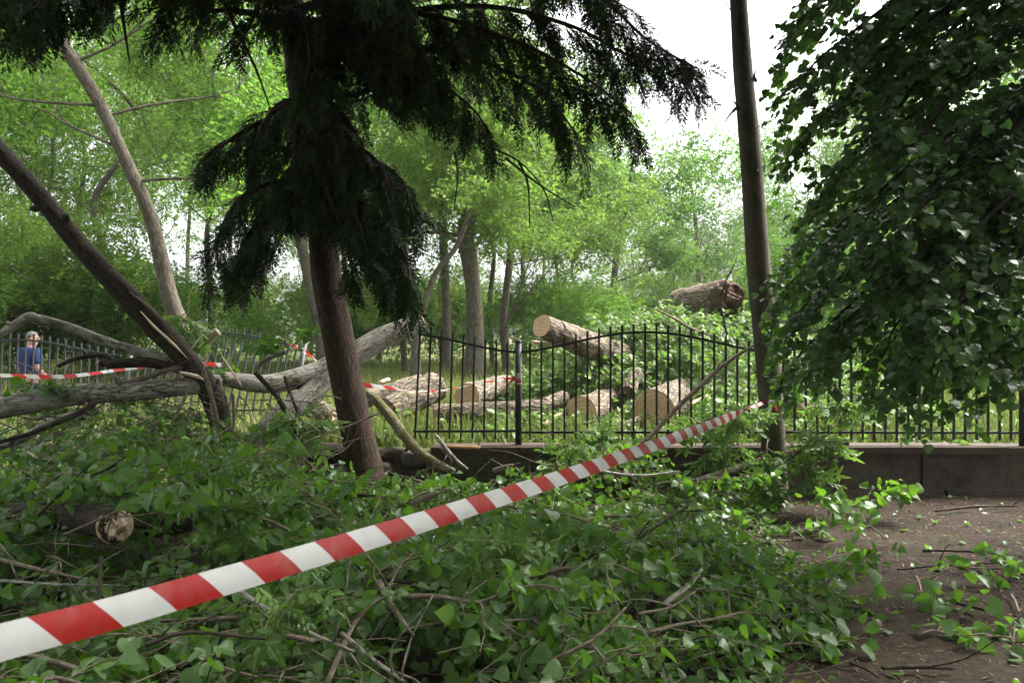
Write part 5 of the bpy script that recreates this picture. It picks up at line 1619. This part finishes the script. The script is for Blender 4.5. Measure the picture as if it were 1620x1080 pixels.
# ------------------------------------------------------------------ damp air over the wood
hb = MB()
hb.box((0, 190, 14), (640, 450, 36))
hz = N('damp_air')
pv = hz.n('VolumePrincipled')
pv.inputs['Color'].default_value = (0.92, 0.95, 1.0, 1)
pv.inputs['Density'].default_value = 0.0005
pv.inputs['Anisotropy'].default_value = 0.3
hz.l(pv.outputs[0], hz.out.inputs['Volume'])
tag(obj('haze', hb, hz.m, smooth=False), 'pale damp air thickening over the distant wood', 'haze', kind='stuff')

# ------------------------------------------------------------------ the man behind the fence
def skinned(name, nodes, edges, mat, parent, loc, rz, sub=2, rootn=0):
    me = bpy.data.meshes.new(name)
    me.from_pydata([n_[0] for n_ in nodes], edges, [])
    o = bpy.data.objects.new(name, me)
    COL.objects.link(o)
    mod = o.modifiers.new('skin', 'SKIN')
    mod.use_smooth_shade = True
    lay = me.skin_vertices[0].data if me.skin_vertices else None
    if lay is None:
        import bmesh
        bm = bmesh.new(); bm.from_mesh(me); bm.verts.layers.skin.verify(); bm.to_mesh(me); bm.free()
        lay = me.skin_vertices[0].data
    for k, n_ in enumerate(nodes):
        r_ = n_[1]
        lay[k].radius = r_ if isinstance(r_, tuple) else (r_, r_)
        lay[k].use_root = (k == rootn)
    sm = o.modifiers.new('sub', 'SUBSURF')
    sm.levels = sm.render_levels = sub
    dg = bpy.context.evaluated_depsgraph_get()
    ev = bpy.data.meshes.new_from_object(o.evaluated_get(dg))
    o.modifiers.clear()
    o.data = ev
    ev.materials.clear()
    ev.materials.append(mat)
    o.parent = parent
    return o


man = empty('person', (MAN[0], MAN[1], 0.09))
tag(man, 'grey haired man in navy short sleeved shirt standing behind the left fence', 'person')
nodes = [((0, 0, 0.95), (0.13, 0.16)), ((0, 0, 1.12), (0.12, 0.15)), ((0, 0, 1.34), (0.13, 0.18)), ((-0.01, 0, 1.49), (0.07, 0.09)), ((0.01, 0, 1.55), 0.058), ((0.03, 0, 1.63), (0.088, 0.072)), ((0.025, 0, 1.715), (0.088, 0.07)), ((0.02, 0, 1.76), (0.05, 0.045))]
edges = [(0, 1), (1, 2), (2, 3), (3, 4), (4, 5), (5, 6), (6, 7)]
HA = math.radians(-52)


def hr(x_, y_, z_):
    return (0.01 + (x_ - 0.01) * math.cos(HA) - y_ * math.sin(HA), (x_ - 0.01) * math.sin(HA) + y_ * math.cos(HA), z_)



def chain(start, items):
    i = start
    for it in items:
        nodes.append(it)
        edges.append((i, len(nodes) - 1))
        i = len(nodes) - 1
    return i


chain(5, [(hr(0.115, 0, 1.66), 0.016), (hr(0.138, 0, 1.645), 0.011)])          # nose
chain(5, [(hr(0.09, 0, 1.585), 0.035)])                                        # chin
for sg in (-1, 1):
    chain(5, [(hr(0.015, sg * 0.076, 1.65), 0.016), (hr(0.0, sg * 0.086, 1.655), 0.014)])   # ears
    w_ = chain(2, [((-0.01, sg * 0.19, 1.43), 0.072), ((-0.04, sg * 0.25, 1.28), 0.052), ((-0.06, sg * 0.27, 1.14), 0.043), ((0.08, sg * 0.24, 1.04), 0.036), ((0.20, sg * 0.19, 1.01), 0.028), ((0.26, sg * 0.175, 1.00), 0.03), ((0.29, sg * 0.17, 0.995), 0.026)])
    for f_, (dy, L_) in enumerate(((-0.03, 0.065), (-0.01, 0.075), (0.01, 0.07), (0.028, 0.055))):
        chain(w_, [((0.31, sg * 0.17 + dy, 0.992), 0.009), ((0.31 + L_ * 0.55, sg * 0.17 + dy * 1.1, 0.98), 0.0085), ((0.305 + L_ * 0.8, sg * 0.17 + dy * 1.1, 0.955), 0.007)])
    chain(w_ - 1, [((0.27, sg * 0.14, 1.01), 0.011), ((0.305, sg * 0.125, 1.005), 0.009)])
    chain(0, [((0, sg * 0.095, 0.86), 0.095), ((0.015, sg * 0.105, 0.50), 0.06), ((-0.02, sg * 0.11, 0.10), 0.042), ((0.02, sg * 0.115, 0.04), 0.036), ((0.14, sg * 0.125, 0.03), 0.03)])
skinned('body', nodes, edges, M['skin'], man, None, 0)
nodes, edges = [((0, 0, 0.93), (0.15, 0.185)), ((0, 0, 1.12), (0.145, 0.175)), ((0, 0, 1.34), (0.15, 0.2)), ((-0.01, 0, 1.48), (0.085, 0.10)), ((0.0, 0, 1.525), (0.07, 0.075))], [(0, 1), (1, 2), (2, 3), (3, 4)]
for sg in (-1, 1):
    chain(2, [((-0.01, sg * 0.19, 1.43), 0.092), ((-0.035, sg * 0.245, 1.29), 0.074), ((-0.05, sg * 0.265, 1.2), 0.072)])
skinned('shirt', nodes, edges, M['navy'], man, None, 0)
nodes, edges = [((0, 0, 0.96), (0.135, 0.165)), ((0, 0, 0.88), (0.135, 0.165))], [(0, 1)]
for sg in (-1, 1):
    chain(1, [((0, sg * 0.1, 0.8), 0.11), ((0.015, sg * 0.105, 0.50), 0.08), ((-0.02, sg * 0.11, 0.09), 0.065)])
skinned('trousers', nodes, edges, M['trouser'], man, None, 0)
b = MB()
V, Q = [], []
for i in range(9):
    for j in range(20):
        th, ph = i / 8 * 1.75, j / 20 * 2 * math.pi
        back = -math.cos(ph)
        lim = 0.55 + 0.45 * (0.5 + 0.5 * back)
        d = np.array((math.sin(th * lim) * math.cos(ph), math.sin(th * lim) * math.sin(ph), math.cos(th * lim)))
        V.append(np.array(hr(*(np.array((0.018, 0, 1.675)) + d * np.array((0.105, 0.088, 0.112)) * (1 + 0.03 * vnoise(d * 9))))))
for i in range(8):
    for j in range(20):
        Q.append((i * 20 + j, i * 20 + 20 + j, i * 20 + 20 + (j + 1) % 20, i * 20 + (j + 1) % 20))
b.add(np.array(V) + WORLD[man.name], Q=Q)
obj('hair', b, M['hair'], man)
for sg in (-1, 1):
    b = MB()
    b.tube([WORLD[man.name] + np.array(v) for v in ((-0.07, sg * 0.11, 0.035), (0.05, sg * 0.118, 0.045), (0.19, sg * 0.128, 0.03))], [0.04, 0.05, 0.03], 10, 0.04)
    obj('shoe', b, M['shoe'], man)
    b = MB()
    b.tube([WORLD[man.name] + np.array(hr(*v)) for v in ((0.108, sg * 0.032, 1.675), (0.114, sg * 0.033, 1.675))], [0.009, 0.006], 8, 0.02, smooth=False)
    obj('eye', b, M['shoe'], man)
man.rotation_euler = (0, 0, math.radians(62))
man.scale = (1.06, 1.06, 1.0)
